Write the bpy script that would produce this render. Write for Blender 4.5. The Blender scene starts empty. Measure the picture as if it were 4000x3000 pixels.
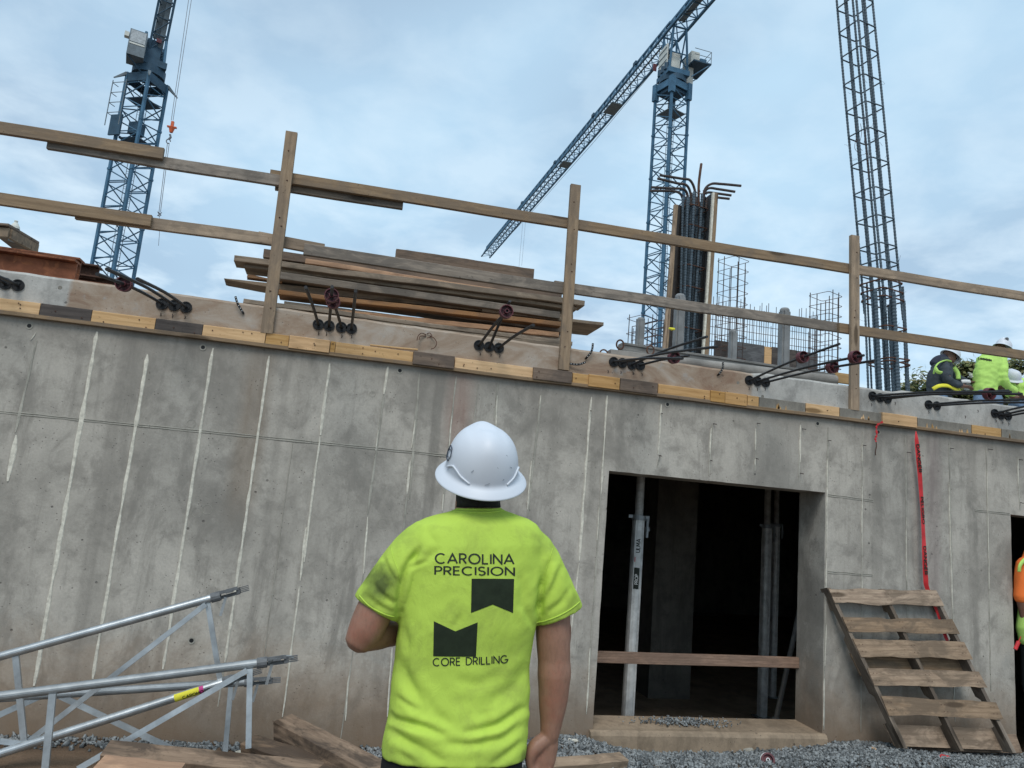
import bpy, bmesh, math, random
import numpy as np
from mathutils import Vector, Matrix, noise
from mathutils.bvhtree import BVHTree
random.seed(7); np.random.seed(7)
SC = bpy.context.scene; C = SC.collection
PI = math.pi
V = Vector

# ------------------------------------------------------------------ camera
CAMZ = 1.75
CR = V((0.96784149, -0.23691994, 0.08456833)); CU = V((-0.1203736, -0.14097585, 0.9826678)); CF = V((0.2208915, 0.96124646, 0.16496118))
FPX = 2880.0
cam = bpy.data.cameras.new('camera'); camo = bpy.data.objects.new('camera', cam); C.objects.link(camo)
cam.sensor_width = 36; cam.lens = 36*FPX/4000; cam.clip_start = .05; cam.clip_end = 5000
mw = Matrix((( CR.x, CU.x, -CF.x, 0), (CR.y, CU.y, -CF.y, 0), (CR.z, CU.z, -CF.z, CAMZ), (0, 0, 0, 1)))
camo.matrix_world = mw
SC.camera = camo

# ------------------------------------------------------------------ world, sun, exposure
SUN_EL = math.radians(52); SUN_AZ = math.radians(200)     # azimuth clockwise from +Y: behind the camera, a little to the left
w = bpy.data.worlds.new('World'); SC.world = w; w.use_nodes = True
nt = w.node_tree; nt.nodes.clear()
def wn(t, **k):
    n = nt.nodes.new(t)
    for a, b in k.items(): setattr(n, a, b)
    return n
L = nt.links.new
tc = wn('ShaderNodeTexCoord'); sep = wn('ShaderNodeSeparateXYZ'); L(tc.outputs['Generated'], sep.inputs[0])
mx = wn('ShaderNodeMath', operation='MAXIMUM'); L(sep.outputs[2], mx.inputs[0]); mx.inputs[1].default_value = .02
ad = wn('ShaderNodeMath', operation='ADD'); L(mx.outputs[0], ad.inputs[0]); ad.inputs[1].default_value = .16
dx = wn('ShaderNodeMath', operation='DIVIDE'); L(sep.outputs[0], dx.inputs[0]); L(ad.outputs[0], dx.inputs[1])
dy = wn('ShaderNodeMath', operation='DIVIDE'); L(sep.outputs[1], dy.inputs[0]); L(ad.outputs[0], dy.inputs[1])
cb = wn('ShaderNodeCombineXYZ'); L(dx.outputs[0], cb.inputs[0]); L(dy.outputs[0], cb.inputs[1])
def wnoise(scale, detail, rough, dist=0, off=(0, 0, 0)):
    mp = wn('ShaderNodeMapping'); L(cb.outputs[0], mp.inputs[0]); mp.inputs['Location'].default_value = off
    n = wn('ShaderNodeTexNoise'); L(mp.outputs[0], n.inputs[0])
    n.inputs['Scale'].default_value = scale; n.inputs['Detail'].default_value = detail
    n.inputs['Roughness'].default_value = rough; n.inputs['Distortion'].default_value = dist
    return n.outputs['Fac']
def wramp(src, stops):
    r = wn('ShaderNodeValToRGB'); L(src, r.inputs[0]); e = r.color_ramp.elements
    while len(e) < len(stops): e.new(.5)
    for i, (p, c) in enumerate(stops): e[i].position = p; e[i].color = (*c, 1) if len(c) == 3 else c
    return r.outputs[0]
big = wnoise(.75, 3, .5, .3, (1.3, 4.1, 0)); fine = wnoise(4.2, 6, .56, .2, (3, 1, 0))
base = wramp(big, [(.36, (.31, .43, .56)), (.52, (.395, .56, .705)), (.68, (.47, .665, .81))])
puff = wramp(fine, [(.42, (0, 0, 0)), (.66, (1, 1, 1))])
lown = wn('ShaderNodeMapRange'); L(sep.outputs[2], lown.inputs[0])
lown.inputs[1].default_value = .02; lown.inputs[2].default_value = .50; lown.inputs[3].default_value = 1.0; lown.inputs[4].default_value = .30
pm = wn('ShaderNodeMath', operation='MULTIPLY'); L(puff, pm.inputs[0]); L(lown.outputs[0], pm.inputs[1])
mixc = wn('ShaderNodeMix', data_type='RGBA'); L(pm.outputs[0], mixc.inputs[0]); L(base, mixc.inputs[6]); mixc.inputs[7].default_value = (.66, .78, .86, 1)
sky = wn('ShaderNodeTexSky', sky_type='NISHITA'); sky.sun_disc = False; sky.sun_elevation = SUN_EL; sky.sun_rotation = SUN_AZ
b1 = wn('ShaderNodeBackground'); L(sky.outputs[0], b1.inputs[0]); b1.inputs[1].default_value = .10
b2 = wn('ShaderNodeBackground'); L(mixc.outputs[2], b2.inputs[0]); b2.inputs[1].default_value = 1.0
ms = wn('ShaderNodeMixShader'); ms.inputs[0].default_value = .90; L(b1.outputs[0], ms.inputs[1]); L(b2.outputs[0], ms.inputs[2])
wo = wn('ShaderNodeOutputWorld'); L(ms.outputs[0], wo.inputs[0])
sl = bpy.data.lights.new('sun', 'SUN'); sl.energy = 1.5; sl.angle = math.radians(28); sl.color = (1, .96, .9)
so = bpy.data.objects.new('sun', sl); C.objects.link(so)
sd = V((math.sin(SUN_AZ)*math.cos(SUN_EL), math.cos(SUN_AZ)*math.cos(SUN_EL), math.sin(SUN_EL)))
so.rotation_euler = sd.to_track_quat('Z', 'Y').to_euler()
SC.view_settings.view_transform = 'Standard'; SC.view_settings.look = 'None'; SC.view_settings.gamma = 1
SC.view_settings.exposure = 0.42; SC.view_settings.use_curve_mapping = False

# ------------------------------------------------------------------ measuring helpers (photo coordinates -> a point at its real distance)
CAM = V((0, 0, CAMZ))
def ray(x, y): return (CR*(x-2000) - CU*(y-1500) + CF*FPX)/FPX
def at(x, y, Y):
    d = ray(x, y); return CAM + d*(Y/d.y)
def atz(x, y, z):
    d = ray(x, y); return CAM + d*((z-CAMZ)/d.z)

# ------------------------------------------------------------------ materials
MATS = {}
class NB:
    def __init__(s, name):
        s.m = bpy.data.materials.new(name); s.m.use_nodes = True; s.t = s.m.node_tree
        s.b = s.t.nodes['Principled BSDF']; s.tc = s.n('ShaderNodeTexCoord'); MATS[name] = s.m
    def n(s, t, **k):
        n = s.t.nodes.new(t)
        for a, b in k.items(): setattr(n, a, b)
        return n
    def l(s, a, b): s.t.links.new(a, b)
    def vec(s, scale=(1, 1, 1), src='Object', rnd=False, loc=(0, 0, 0)):
        mp = s.n('ShaderNodeMapping'); mp.inputs['Scale'].default_value = scale; mp.inputs['Location'].default_value = loc
        if rnd:
            oi = s.n('ShaderNodeObjectInfo'); va = s.n('ShaderNodeVectorMath', operation='SCALE'); va.inputs[0].default_value = (17, 31, 23)
            s.l(oi.outputs['Random'], va.inputs['Scale'])
            vb = s.n('ShaderNodeVectorMath', operation='ADD'); s.l(s.tc.outputs[src], vb.inputs[0]); s.l(va.outputs[0], vb.inputs[1]); s.l(vb.outputs[0], mp.inputs[0])
        else: s.l(s.tc.outputs[src], mp.inputs[0])
        return mp.outputs[0]
    def noise(s, v, scale=5, detail=6, rough=.6, dist=0):
        n = s.n('ShaderNodeTexNoise'); s.l(v, n.inputs[0]); n.inputs['Scale'].default_value = scale; n.inputs['Detail'].default_value = detail
        n.inputs['Roughness'].default_value = rough; n.inputs['Distortion'].default_value = dist; return n.outputs['Fac']
    def ramp(s, src, stops, interp='LINEAR'):
        r = s.n('ShaderNodeValToRGB'); s.l(src, r.inputs[0]); e = r.color_ramp.elements; r.color_ramp.interpolation = interp
        while len(e) < len(stops): e.new(.5)
        for i, (p, c) in enumerate(stops):
            if not hasattr(c, '__len__'): c = (c, c, c)
            e[i].position = p; e[i].color = (*c, 1)
        return r.outputs[0]
    def mix(s, f, a, b, blend='MIX'):
        m = s.n('ShaderNodeMix', data_type='RGBA', blend_type=blend)
        for v, i in ((f, 0), (a, 6), (b, 7)):
            if hasattr(v, 'is_linked') or hasattr(v, 'links'): s.l(v, m.inputs[i])
            elif i == 0: m.inputs[0].default_value = v
            else: m.inputs[i].default_value = (*v, 1)
        return m.outputs[2]
    def math(s, op, a, b=None, clamp=False):
        m = s.n('ShaderNodeMath', operation=op); m.use_clamp = clamp
        for i, v in enumerate((a, b)):
            if v is None: continue
            if isinstance(v, (int, float)): m.inputs[i].default_value = v
            else: s.l(v, m.inputs[i])
        return m.outputs[0]
    def mr(s, src, a, b, c=0, d=1):
        m = s.n('ShaderNodeMapRange'); s.l(src, m.inputs[0])
        for i, v in enumerate((a, b, c, d)): m.inputs[i+1].default_value = v
        return m.outputs[0]
    def col(s, v):
        if isinstance(v, tuple): s.b.inputs['Base Color'].default_value = (*v, 1)
        else: s.l(v, s.b.inputs['Base Color'])
    def set(s, rough=.8, metal=0, spec=.3):
        for k, v in (('Roughness', rough), ('Metallic', metal), ('Specular IOR Level', spec)):
            if isinstance(v, (int, float)): s.b.inputs[k].default_value = v
            else: s.l(v, s.b.inputs[k])
    def bump(s, src, strength=.3, dist=.01, prev=None):
        b = s.n('ShaderNodeBump'); s.l(src, b.inputs['Height']); b.inputs['Strength'].default_value = strength; b.inputs['Distance'].default_value = dist
        if prev: s.l(prev, b.inputs['Normal'])
        s.l(b.outputs[0], s.b.inputs['Normal']); return b.outputs[0]

def plain(name, c, rough=.6, metal=0, var=.25, scale=8, bump=.15, spec=.3, dirt=None):
    k = NB(name); v = k.vec(rnd=True); n = k.noise(v, scale, 5, .6)
    lo = tuple(x*(1-var) for x in c); hi = tuple(min(1, x*(1+var)) for x in c)
    cc = k.ramp(n, [(.3, lo), (.7, hi)])
    if dirt:
        d = k.ramp(k.noise(v, scale*2.3, 4, .7, 1), [(.52, 0), (.66, 1)]); cc = k.mix(d, cc, dirt)
    k.col(cc); k.set(rough, metal, spec)
    if bump: k.bump(k.noise(v, scale*6, 4, .6), bump, .003)
    return k.m
def wood(name, light, dark, stain=None, stain_amt=.5, knots=True, rough=.85, gscale=1.0):
    k = NB(name)
    v = k.vec((.9*gscale, 8*gscale, 8*gscale), rnd=True)
    wv = k.n('ShaderNodeTexWave', wave_type='BANDS', bands_direction='Z'); k.l(k.vec((.5*gscale, 5*gscale, 5*gscale), rnd=True), wv.inputs[0])
    wv.inputs['Scale'].default_value = 1.3; wv.inputs['Distortion'].default_value = 9; wv.inputs['Detail'].default_value = 3; wv.inputs['Detail Scale'].default_value = .8
    g = k.noise(v, 6, 6, .7, .6)
    a = k.mix(k.ramp(g, [(.3, 0), (.7, 1)]), dark, light)
    a = k.mix(k.ramp(wv.outputs['Fac'], [(.0, .32), (.5, 0)]), a, tuple(x*.68 for x in dark))
    oi = k.n('ShaderNodeObjectInfo')
    hv = k.n('ShaderNodeHueSaturation'); k.l(a, hv.inputs['Color']); k.l(k.mr(oi.outputs['Random'], 0, 1, .78, 1.22), hv.inputs['Value'])
    k.l(k.mr(oi.outputs['Random'], 0, 1, 1.1, .85), hv.inputs['Saturation']); a = hv.outputs[0]
    if stain:
        s = k.ramp(k.noise(k.vec((1.1, 2.5, 2.5), rnd=True), 2.4, 5, .65, .7), [(.44, 0), (.56, stain_amt)]); a = k.mix(s, a, stain)
    if knots:
        vo = k.n('ShaderNodeTexVoronoi'); k.l(k.vec((1.6, 7, 7), rnd=True), vo.inputs[0]); vo.inputs['Scale'].default_value = 1.0
        kk = k.ramp(vo.outputs['Distance'], [(.12, .8), (.2, 0)]); a = k.mix(kk, a, tuple(x*.3 for x in dark))
    sp = k.ramp(k.noise(k.vec((1, 1, 1), rnd=True), 38, 2, .5), [(.70, 0), (.76, .6)]); a = k.mix(sp, a, tuple(x*.35 for x in dark))
    k.col(a); k.set(rough, 0, .2)
    k.bump(g, .35, .004)
    return k.m

def concrete(name, base, wallmode=False, var=.22, slabmode=False):
    k = NB(name); v = k.vec()
    big = k.noise(v, 1.1, 7, .62, .4); med = k.noise(v, 5.5, 8, .68, .3)
    streak = k.noise(k.vec((5, 5, .55)), 1.6, 7, .68, .2); finen = k.noise(v, 60, 4, .7)
    lo = tuple(x*(1-var*1.7) for x in base); hi = tuple(x*(1+var) for x in base)
    a = k.ramp(big, [(.34, lo), (.5, base), (.66, hi)])
    a = k.mix(k.ramp(med, [(.36, .65), (.52, 0)]), a, tuple(x*.55 for x in base))
    a = k.mix(k.ramp(med, [(.60, 0), (.74, .5)]), a, tuple(min(1, x*1.35) for x in base))
    a = k.mix(k.ramp(streak, [(.32, .6), (.46, 0)]), a, tuple(x*.55 for x in base))
    bl = k.noise(k.vec((1, 1, .5)), 3.1, 8, .70, .5); a = k.mix(k.ramp(bl, [(.38, .6), (.47, 0)]), a, tuple(x*.5 for x in base)); a = k.mix(k.ramp(bl, [(.55, 0), (.64, .4)]), a, tuple(min(1, x*1.3) for x in base))
    a = k.mix(k.ramp(finen, [(.35, .25), (.65, 0)]), a, tuple(x*.5 for x in base))
    # pores and pock marks
    vo = k.n('ShaderNodeTexVoronoi'); k.l(v, vo.inputs[0]); vo.inputs['Scale'].default_value = 9; vo.inputs['Randomness'].default_value = 1
    vo2 = k.n('ShaderNodeTexVoronoi'); k.l(v, vo2.inputs[0]); vo2.inputs['Scale'].default_value = 34
    gate = k.ramp(k.noise(v, 7, 3, .5), [(.5, 0), (.62, 1)])
    pits = k.math('MULTIPLY', k.ramp(vo.outputs['Distance'], [(.07, 1), (.10, 0)]), k.ramp(k.noise(v, 4.4, 2, .5), [(.56, 0), (.62, 1)]))
    pits2 = k.math('MULTIPLY', k.ramp(vo2.outputs['Distance'], [(.10, 1), (.16, 0)]), gate)
    pp = k.math('MAXIMUM', pits, pits2)
    a = k.mix(k.math('MULTIPLY', pp, .75), a, tuple(x*.25 for x in base))
    if wallmode:
        sp = k.n('ShaderNodeSeparateXYZ'); k.l(k.tc.outputs['Object'], sp.inputs[0])
        X, Z = sp.outputs[0], sp.outputs[2]
        wob = k.math('MULTIPLY', k.math('SUBTRACT', k.noise(k.vec((1, 1, 2)), 1.7, 4, .6), .5), .05)
        Xw = k.math('ADD', X, wob)
        def band(x0, hw, soft, amt, c, zlo=None, zhi=None):
            nonlocal a
            d = k.math('ABSOLUTE', k.math('SUBTRACT', Xw, x0)); f = k.mr(d, hw, hw+soft, amt, 0)
            f = k.math('MULTIPLY', f, k.mr(streak, .2, .6, 1.0, .55))
            if zlo is not None: f = k.math('MULTIPLY', f, k.mr(Z, zlo, zlo+.35, 0, 1))
            if zhi is not None: f = k.math('MULTIPLY', f, k.mr(Z, zhi-.3, zhi, 1, 0))
            a = k.mix(f, a, c)
        dk = tuple(x*.42 for x in base)
        for x0, hw, sf, am in DARK_BANDS: band(x0, hw, sf, am, dk)
        # rust run and red stain, as they stand on the wall
        band(-.63, .05, .09, .6, (.16, .105, .06), 1.4)
        band(RED_X, .05, .10, .42, (.30, .13, .09), 2.0)
        band(5.43, .035, .07, .45, (.20, .14, .14), 1.0)
        # clay dirt splashed on the foot of the wall
        nz = k.math('ADD', Z, k.math('MULTIPLY', k.math('SUBTRACT', k.noise(v, 2.3, 6, .7, .5), .5), 1.0))
        a = k.mix(k.mr(nz, -.10, .70, .85, 0), a, (.30, .20, .125))
        nz2 = k.math('ADD', Z, k.math('MULTIPLY', k.math('SUBTRACT', k.noise(v, 4.2, 6, .75, .5), .5), .8))
        a = k.mix(k.mr(nz2, .15, .5, .5, 0), a, (.12, .09, .065))
        # soft shadow of the ledger painted into the wall colour, broken by streaks
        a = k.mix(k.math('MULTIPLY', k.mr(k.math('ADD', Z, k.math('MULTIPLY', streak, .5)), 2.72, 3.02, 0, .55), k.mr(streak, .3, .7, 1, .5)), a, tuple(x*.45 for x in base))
    if slabmode:
        sp = k.n('ShaderNodeSeparateXYZ'); k.l(k.tc.outputs['Object'], sp.inputs[0]); X = sp.outputs[0]
        e = k.math('MULTIPLY', k.math('SUBTRACT', k.noise(v, 9, 5, .6), .5), .06); Xe = k.math('ADD', X, e)
        f = k.math('MULTIPLY', k.mr(Xe, -2.02, -1.99), k.mr(Xe, 3.50, 3.53, 1, 0))
        tan = k.ramp(k.noise(k.vec((.8, 1, 1.6)), 2.2, 7, .7, 1.2), [(.32, (.23, .15, .105)), (.45, (.30, .225, .165)), (.55, (.35, .28, .22)), (.70, (.40, .35, .30))])
        tan = k.mix(k.ramp(med, [(.58, 0), (.68, .6)]), tan, (.33, .33, .32))
        tan = k.mix(k.math('MULTIPLY', pp, .5), tan, (.08, .06, .05))
        a = k.mix(f, a, tan)
    k.col(a); k.set(k.ramp(big, [(.3, .75), (.7, .95)]), 0, .25)
    h = k.math('SUBTRACT', k.math('ADD', k.math('MULTIPLY', med, .5), k.math('MULTIPLY', finen, .25)), k.math('MULTIPLY', pp, .8))
    k.bump(h, .55, .010)
    return k.m
DARK_BANDS = []   # (x, half width, softness, amount), filled from the photo below
def wx(x, y): return at(x, y, 5.8).x
for (px, py, hw, sf, am) in [(560, 1400, .03, .10, .35), (420, 1800, .025, .03, .55), (1700, 1700, .030, .018, .75), (2340, 1700, .05, .02, .30), (3426, 1800, .045, .02, .55),
        (3535, 1800, .02, .02, .5), (3795, 1800, .04, .03, .45), (2150, 1900, .035, .02, .35), (1640, 1600, .02, .03, .35), (1010, 2300, .015, .02, .4), (300, 2600, .05, .08, .3), (1060, 2500, .03, .05, .3), (3350, 1500, .02, .05, .2)]:
    DARK_BANDS.append((wx(px, py), hw, sf, am))
RED_X = wx(1795, 1600)
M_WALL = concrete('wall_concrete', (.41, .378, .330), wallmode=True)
M_SLAB = concrete('slab_concrete', (.42, .405, .375), slabmode=True, var=.12)
M_CONC = concrete('plain_concrete', (.37, .35, .30))
M_SILL = concrete('clay_concrete', (.33, .25, .175), var=.15)
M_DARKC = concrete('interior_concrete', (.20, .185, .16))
M_CLAMP = plain('dark_cast_clamp', (.13, .135, .14), .6, 0, .3, 20, .2)
M_GROUT = plain('pale_grout', (.60, .565, .48), .9, 0, .25, 30, .3)
M_PINE = wood('new_pine', (.62, .40, .19), (.47, .27, .11), None)
M_PINEO = wood('orange_pine', (.60, .37, .17), (.44, .25, .10), None)
M_GREYW = wood('grey_brown_board', (.25, .185, .14), (.16, .115, .085), (.07, .06, .055), .5)
M_DARKW = wood('dark_stained_board', (.11, .092, .082), (.06, .051, .047), None)
M_RAIL = wood('weathered_lumber', (.36, .26, .17), (.235, .165, .105), (.15, .12, .095), .5)
M_RAILG = wood('silvered_lumber', (.30, .25, .20), (.18, .145, .115), (.10, .09, .08), .6)
M_PILE = wood('pile_lumber', (.43, .335, .245), (.27, .205, .15), (.12, .10, .08), .5)
M_PILEO = wood('orange_pile_lumber', (.50, .29, .16), (.34, .18, .095), (.16, .11, .08), .4)
M_PALLET = wood('pallet_wood', (.40, .285, .19), (.23, .155, .10), (.12, .09, .065), .65)
M_PALLETD = wood('pallet_stringer_wood', (.24, .19, .145), (.15, .115, .085), (.07, .055, .045), .6)
M_TIMBER = wood('rough_timber', (.30, .205, .135), (.16, .105, .07), (.06, .045, .035), .8)
M_PLYD = wood('oiled_plywood', (.11, .09, .075), (.06, .05, .045), (.035, .03, .03), .6, knots=False)
M_PLYG = wood('grey_plywood', (.15, .15, .15), (.09, .09, .095), (.05, .05, .05), .5, knots=False)
M_CEM = concrete('cement_smear', (.26, .24, .205))
M_GALV = plain('galvanised_steel', (.42, .44, .45), .42, .75, .25, 9, .15, .5)
M_GALVD = plain('dull_galvanised_steel', (.30, .32, .33), .55, .6, .25, 9, .15, .5)
M_ALU = plain('aluminium_shore', (.62, .62, .60), .45, .35, .25, 12, .15, .5)
M_FORMG = plain('grey_form_beam', (.25, .235, .215), .8, .1, .3, 5, .3)
M_POSTG = plain('grey_shore_post', (.22, .225, .225), .7, .3, .3, 5, .2)
M_REBAR = plain('rebar_steel', (.060, .055, .055), .75, .3, .4, 20, .4, dirt=(.12, .055, .03))
M_REBARB = plain('column_rebar_steel', (.070, .098, .122), .6, .1, .3, 20, .4)
M_REBARR = plain('rusty_tie_steel', (.10, .05, .035), .85, .2, .4, 20, .4)
M_TENDON = plain('black_tendon', (.035, .035, .037), .55, .2, .4, 20, .2)
M_RUST = plain('rusty_beam_steel', (.22, .085, .045), .8, .1, .45, 6, .35, dirt=(.33, .13, .06))
M_RUSTD = plain('dark_rusty_steel', (.10, .055, .04), .85, .1, .4, 6, .35, dirt=(.16, .09, .06))
M_RINGB = plain('black_plastic', (.012, .012, .013), .5, 0, .3, 20, 0)
M_MAROON = plain('maroon_plastic', (.115, .035, .042), .55, 0, .25, 12, .1)
M_BLUE = plain('crane_blue_paint', (.055, .130, .205), .55, .1, .28, 1.3, 0)
M_BLUED = plain('crane_dark_blue_paint', (.035, .075, .115), .6, .1, .28, 1.3, 0)
M_CWHITE = plain('crane_white_panel', (.55, .55, .50), .6, 0, .12, 2, 0)
M_CGREY = plain('crane_grey_steel', (.14, .17, .19), .6, .1, .25, 2, 0)
M_ORANGE = plain('orange_hook_paint', (.55, .11, .04), .6, 0, .25, 6, .1)
M_ROPE = plain('steel_rope', (.16, .17, .19), .6, .2, .1, 20, 0)
M_YEL = plain('yellow_sticker', (.72, .66, .05), .6, 0, .1, 20, 0)
M_PINKS = plain('magenta_sticker', (.50, .05, .22), .6, 0, .1, 20, 0)
M_INK = plain('black_ink', (.02, .025, .02), .7, 0, .1, 20, 0)
M_REDTAPE = plain('red_barrier_tape', (.55, .03, .035), .45, 0, .2, 9, .1)
M_WHITE = plain('white_sticker', (.65, .65, .63), .6, 0, .1, 20, 0)
M_HAT = plain('white_hard_hat_plastic', (.60, .63, .68), .48, 0, .03, 3, 0, .5, )
M_HATP = plain('hat_print', (.03, .04, .06), .5, 0, .1, 3, 0)
M_PANTS = plain('black_trousers', (.010, .011, .012), .9, 0, .2, 9, .2)
M_JEANS = plain('blue_jeans', (.12, .18, .27), .9, 0, .3, 9, .2)
M_JACKET = plain('dark_grey_hoodie', (.045, .055, .065), .9, 0, .2, 9, .2)
M_NAVY = plain('navy_vest_cloth', (.03, .035, .055), .9, 0, .2, 9, .2)
M_ORSH = plain('orange_shirt_cloth', (.85, .19, .04), .85, 0, .08, 9, .1)
M_HAIR = plain('dark_hair', (.018, .017, .016), .8, 0, .3, 60, .5)
def skinm(name, c):
    k = NB(name); v = k.vec(); a = k.ramp(k.noise(v, 9, 5, .6), [(.3, tuple(x*.86 for x in c)), (.7, tuple(x*1.1 for x in c))])
    a = k.mix(k.ramp(k.noise(v, 11, 4, .65), [(.45, 0), (.7, .5)]), a, (c[0]*1.12, c[1]*.70, c[2]*.66)); a = k.mix(k.ramp(k.noise(k.vec((1, 1, .4)), 90, 4, .7), [(.45, 0), (.7, .35)]), a, tuple(x*.5 for x in c))
    k.col(a); k.set(.5, 0, .4); k.b.inputs['Subsurface Weight'].default_value = .08; k.b.inputs['Subsurface Radius'].default_value = (.02, .008, .004)
    k.bump(k.noise(v, 160, 3, .6), .12, .002); return k.m
M_SKIN = skinm('tanned_skin', (.29, .155, .105)); M_SKIN2 = skinm('brown_skin', (.17, .09, .06))
def hivis(name, c, dirty=True):
    k = NB(name); v = k.vec(); a = k.ramp(k.noise(v, 2.4, 5, .6), [(.3, tuple(x*.90 for x in c)), (.7, tuple(min(1, x*1.05) for x in c))])
    if dirty:
        s = k.ramp(k.noise(v, 6.5, 6, .7, .8), [(.50, 0), (.72, .5)]); a = k.mix(s, a, (.25, .30, .07))
        for (px, py, r, am) in HV_STAINS:
            p = at(px, py, 2.35)
            d = k.n('ShaderNodeVectorMath', operation='DISTANCE'); k.l(k.n_warp(v), d.inputs[0]); d.inputs[1].default_value = (p.x, p.y, p.z)
            a = k.mix(k.mr(d.outputs['Value'], r*.35, r, am, 0), a, (.085, .11, .035))
    k.col(a); k.set(.9, 0, .15)
    hsum = k.math('ADD', k.math('MULTIPLY', k.noise(k.vec((1, 1, 1)), 420, 2, .5), .12), k.math('MULTIPLY', k.noise(k.vec((1, 1, .55)), 26, 5, .62, 1.2), 1.0))
    k.bump(hsum, .42, .006)
    return k.m
def n_warp(self, v):
    n = self.n('ShaderNodeTexNoise'); self.l(v, n.inputs[0]); n.inputs['Scale'].default_value = 14; n.inputs['Detail'].default_value = 4
    s = self.n('ShaderNodeVectorMath', operation='MULTIPLY_ADD'); self.l(n.outputs['Color'], s.inputs[0]); s.inputs[1].default_value = (.09, .0, .09); self.l(v, s.inputs[2])
    s2 = self.n('ShaderNodeVectorMath', operation='MULTIPLY'); self.l(s.outputs[0], s2.inputs[0]); s2.inputs[1].default_value = (1, 0, 1)
    s3 = self.n('ShaderNodeVectorMath', operation='ADD'); self.l(s2.outputs[0], s3.inputs[0]); s3.inputs[1].default_value = (-.045, 2.35, -.045)
    return s3.outputs[0]
NB.n_warp = n_warp
def z8(x, y): return (1300 + x/1.1855, 1600 + y/1.1855)
HV_STAINS = [(*z8(960, 600), .06, .22), (*z8(330, 560), .05, .2), (*z8(330, 1180), .05, .15), (*z8(700, 1560), .07, .15), (*z8(215, 800), .066, .95), (*z8(150, 860), .05, .3), (*z8(865, 1590), .035, .7), (*z8(1090, 880), .05, .4), (*z8(250, 1580), .06, .25), (*z8(350, 1560), .05, .2)]
M_HIVIS = hivis('lime_tshirt_cloth', (.47, .64, .095)); M_HIVIS2 = hivis('lime_cloth', (.46, .70, .17), False)
def gravelm():
    k = NB('grey_gravel_stone'); v = k.vec(); vo = k.n('ShaderNodeTexVoronoi'); k.l(v, vo.inputs[0]); vo.inputs['Scale'].default_value = 33
    sp = k.n('ShaderNodeSeparateColor'); k.l(vo.outputs['Color'], sp.inputs[0])
    k.col(k.ramp(sp.outputs[0], [(.1, (.09, .097, .10)), (.5, (.18, .192, .195)), (.9, (.29, .305, .305))])); k.set(.85, 0, .3)
    k.bump(k.noise(v, 70, 4, .6), .4, .004); return k.m
M_GRAVEL = gravelm()
def dirtm():
    k = NB('clay_dirt'); v = k.vec(); a = k.ramp(k.noise(v, 1.5, 8, .65), [(.3, (.13, .085, .055)), (.7, (.24, .165, .11))])
    g = k.ramp(k.noise(v, .4, 3, .5), [(.45, 0), (.55, .8)]); a = k.mix(g, a, (.17, .17, .165)); k.col(a); k.set(.95, 0, .2); k.bump(k.noise(v, 25, 6, .7), .8, .03); return k.m
M_DIRT = dirtm()
def leafm():
    k = NB('tree_leaves'); oi = k.n('ShaderNodeNewGeometry'); k.col(k.ramp(oi.outputs['Random Per Island'], [(.1, (.06, .08, .025)), (.6, (.13, .15, .05)), (.95, (.22, .19, .08))])); k.set(.7, 0, .3); return k.m
M_LEAF = leafm(); M_BARK = plain('tree_bark', (.09, .07, .055), .9)

# ------------------------------------------------------------------ object helpers
def prop(o, label=None, cat=None, group=None, kind=None):
    for a, b in (('label', label), ('category', cat), ('group', group), ('kind', kind)):
        if b: o[a] = b
    return o
def thing(name, label, cat, loc=(0, 0, 0), group=None):
    o = bpy.data.objects.new(name, None); C.objects.link(o); o.location = loc; o.empty_display_size = .2
    return prop(o, label, cat, group)
def link(name, me, mat, parent=None, M=None, smooth=False, label=None, kind=None):
    if mat is not None:
        me.materials.clear()
        for m in (mat if isinstance(mat, (list, tuple)) else [mat]): me.materials.append(m)
    if smooth: me.polygons.foreach_set('use_smooth', [True]*len(me.polygons))
    o = bpy.data.objects.new(name, me); C.objects.link(o)
    M = M or Matrix()
    if parent is not None:
        o.parent = parent; o.matrix_local = world_of(parent).inverted() @ M
    else: o.matrix_world = M
    return prop(o, label, None, None, kind)
def world_of(o):
    m = o.matrix_basis.copy()
    while o.parent: o = o.parent; m = o.matrix_basis @ m
    return m
def tomesh(bm, name='mesh'):
    me = bpy.data.meshes.new(name); bmesh.ops.recalc_face_normals(bm, faces=bm.faces); bm.to_mesh(me); bm.free(); return me
def pymesh(vs, fs, name='mesh'):
    me = bpy.data.meshes.new(name); me.from_pydata([tuple(v) for v in vs], [], fs); me.update(); return me
def frame(p0, p1, up=V((0, 0, 1))):
    x = (p1-p0); Ln = x.length; x = x.normalized(); up = V(up)
    z = up - x*up.dot(x)
    if z.length < 1e-4: z = V((0, 1, 0)) - x*x.y
    z.normalize(); y = z.cross(x)
    c = (p0+p1)/2
    return Matrix(((x.x, y.x, z.x, c.x), (x.y, y.y, z.y, c.y), (x.z, y.z, z.z, c.z), (0, 0, 0, 1))), Ln
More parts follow.
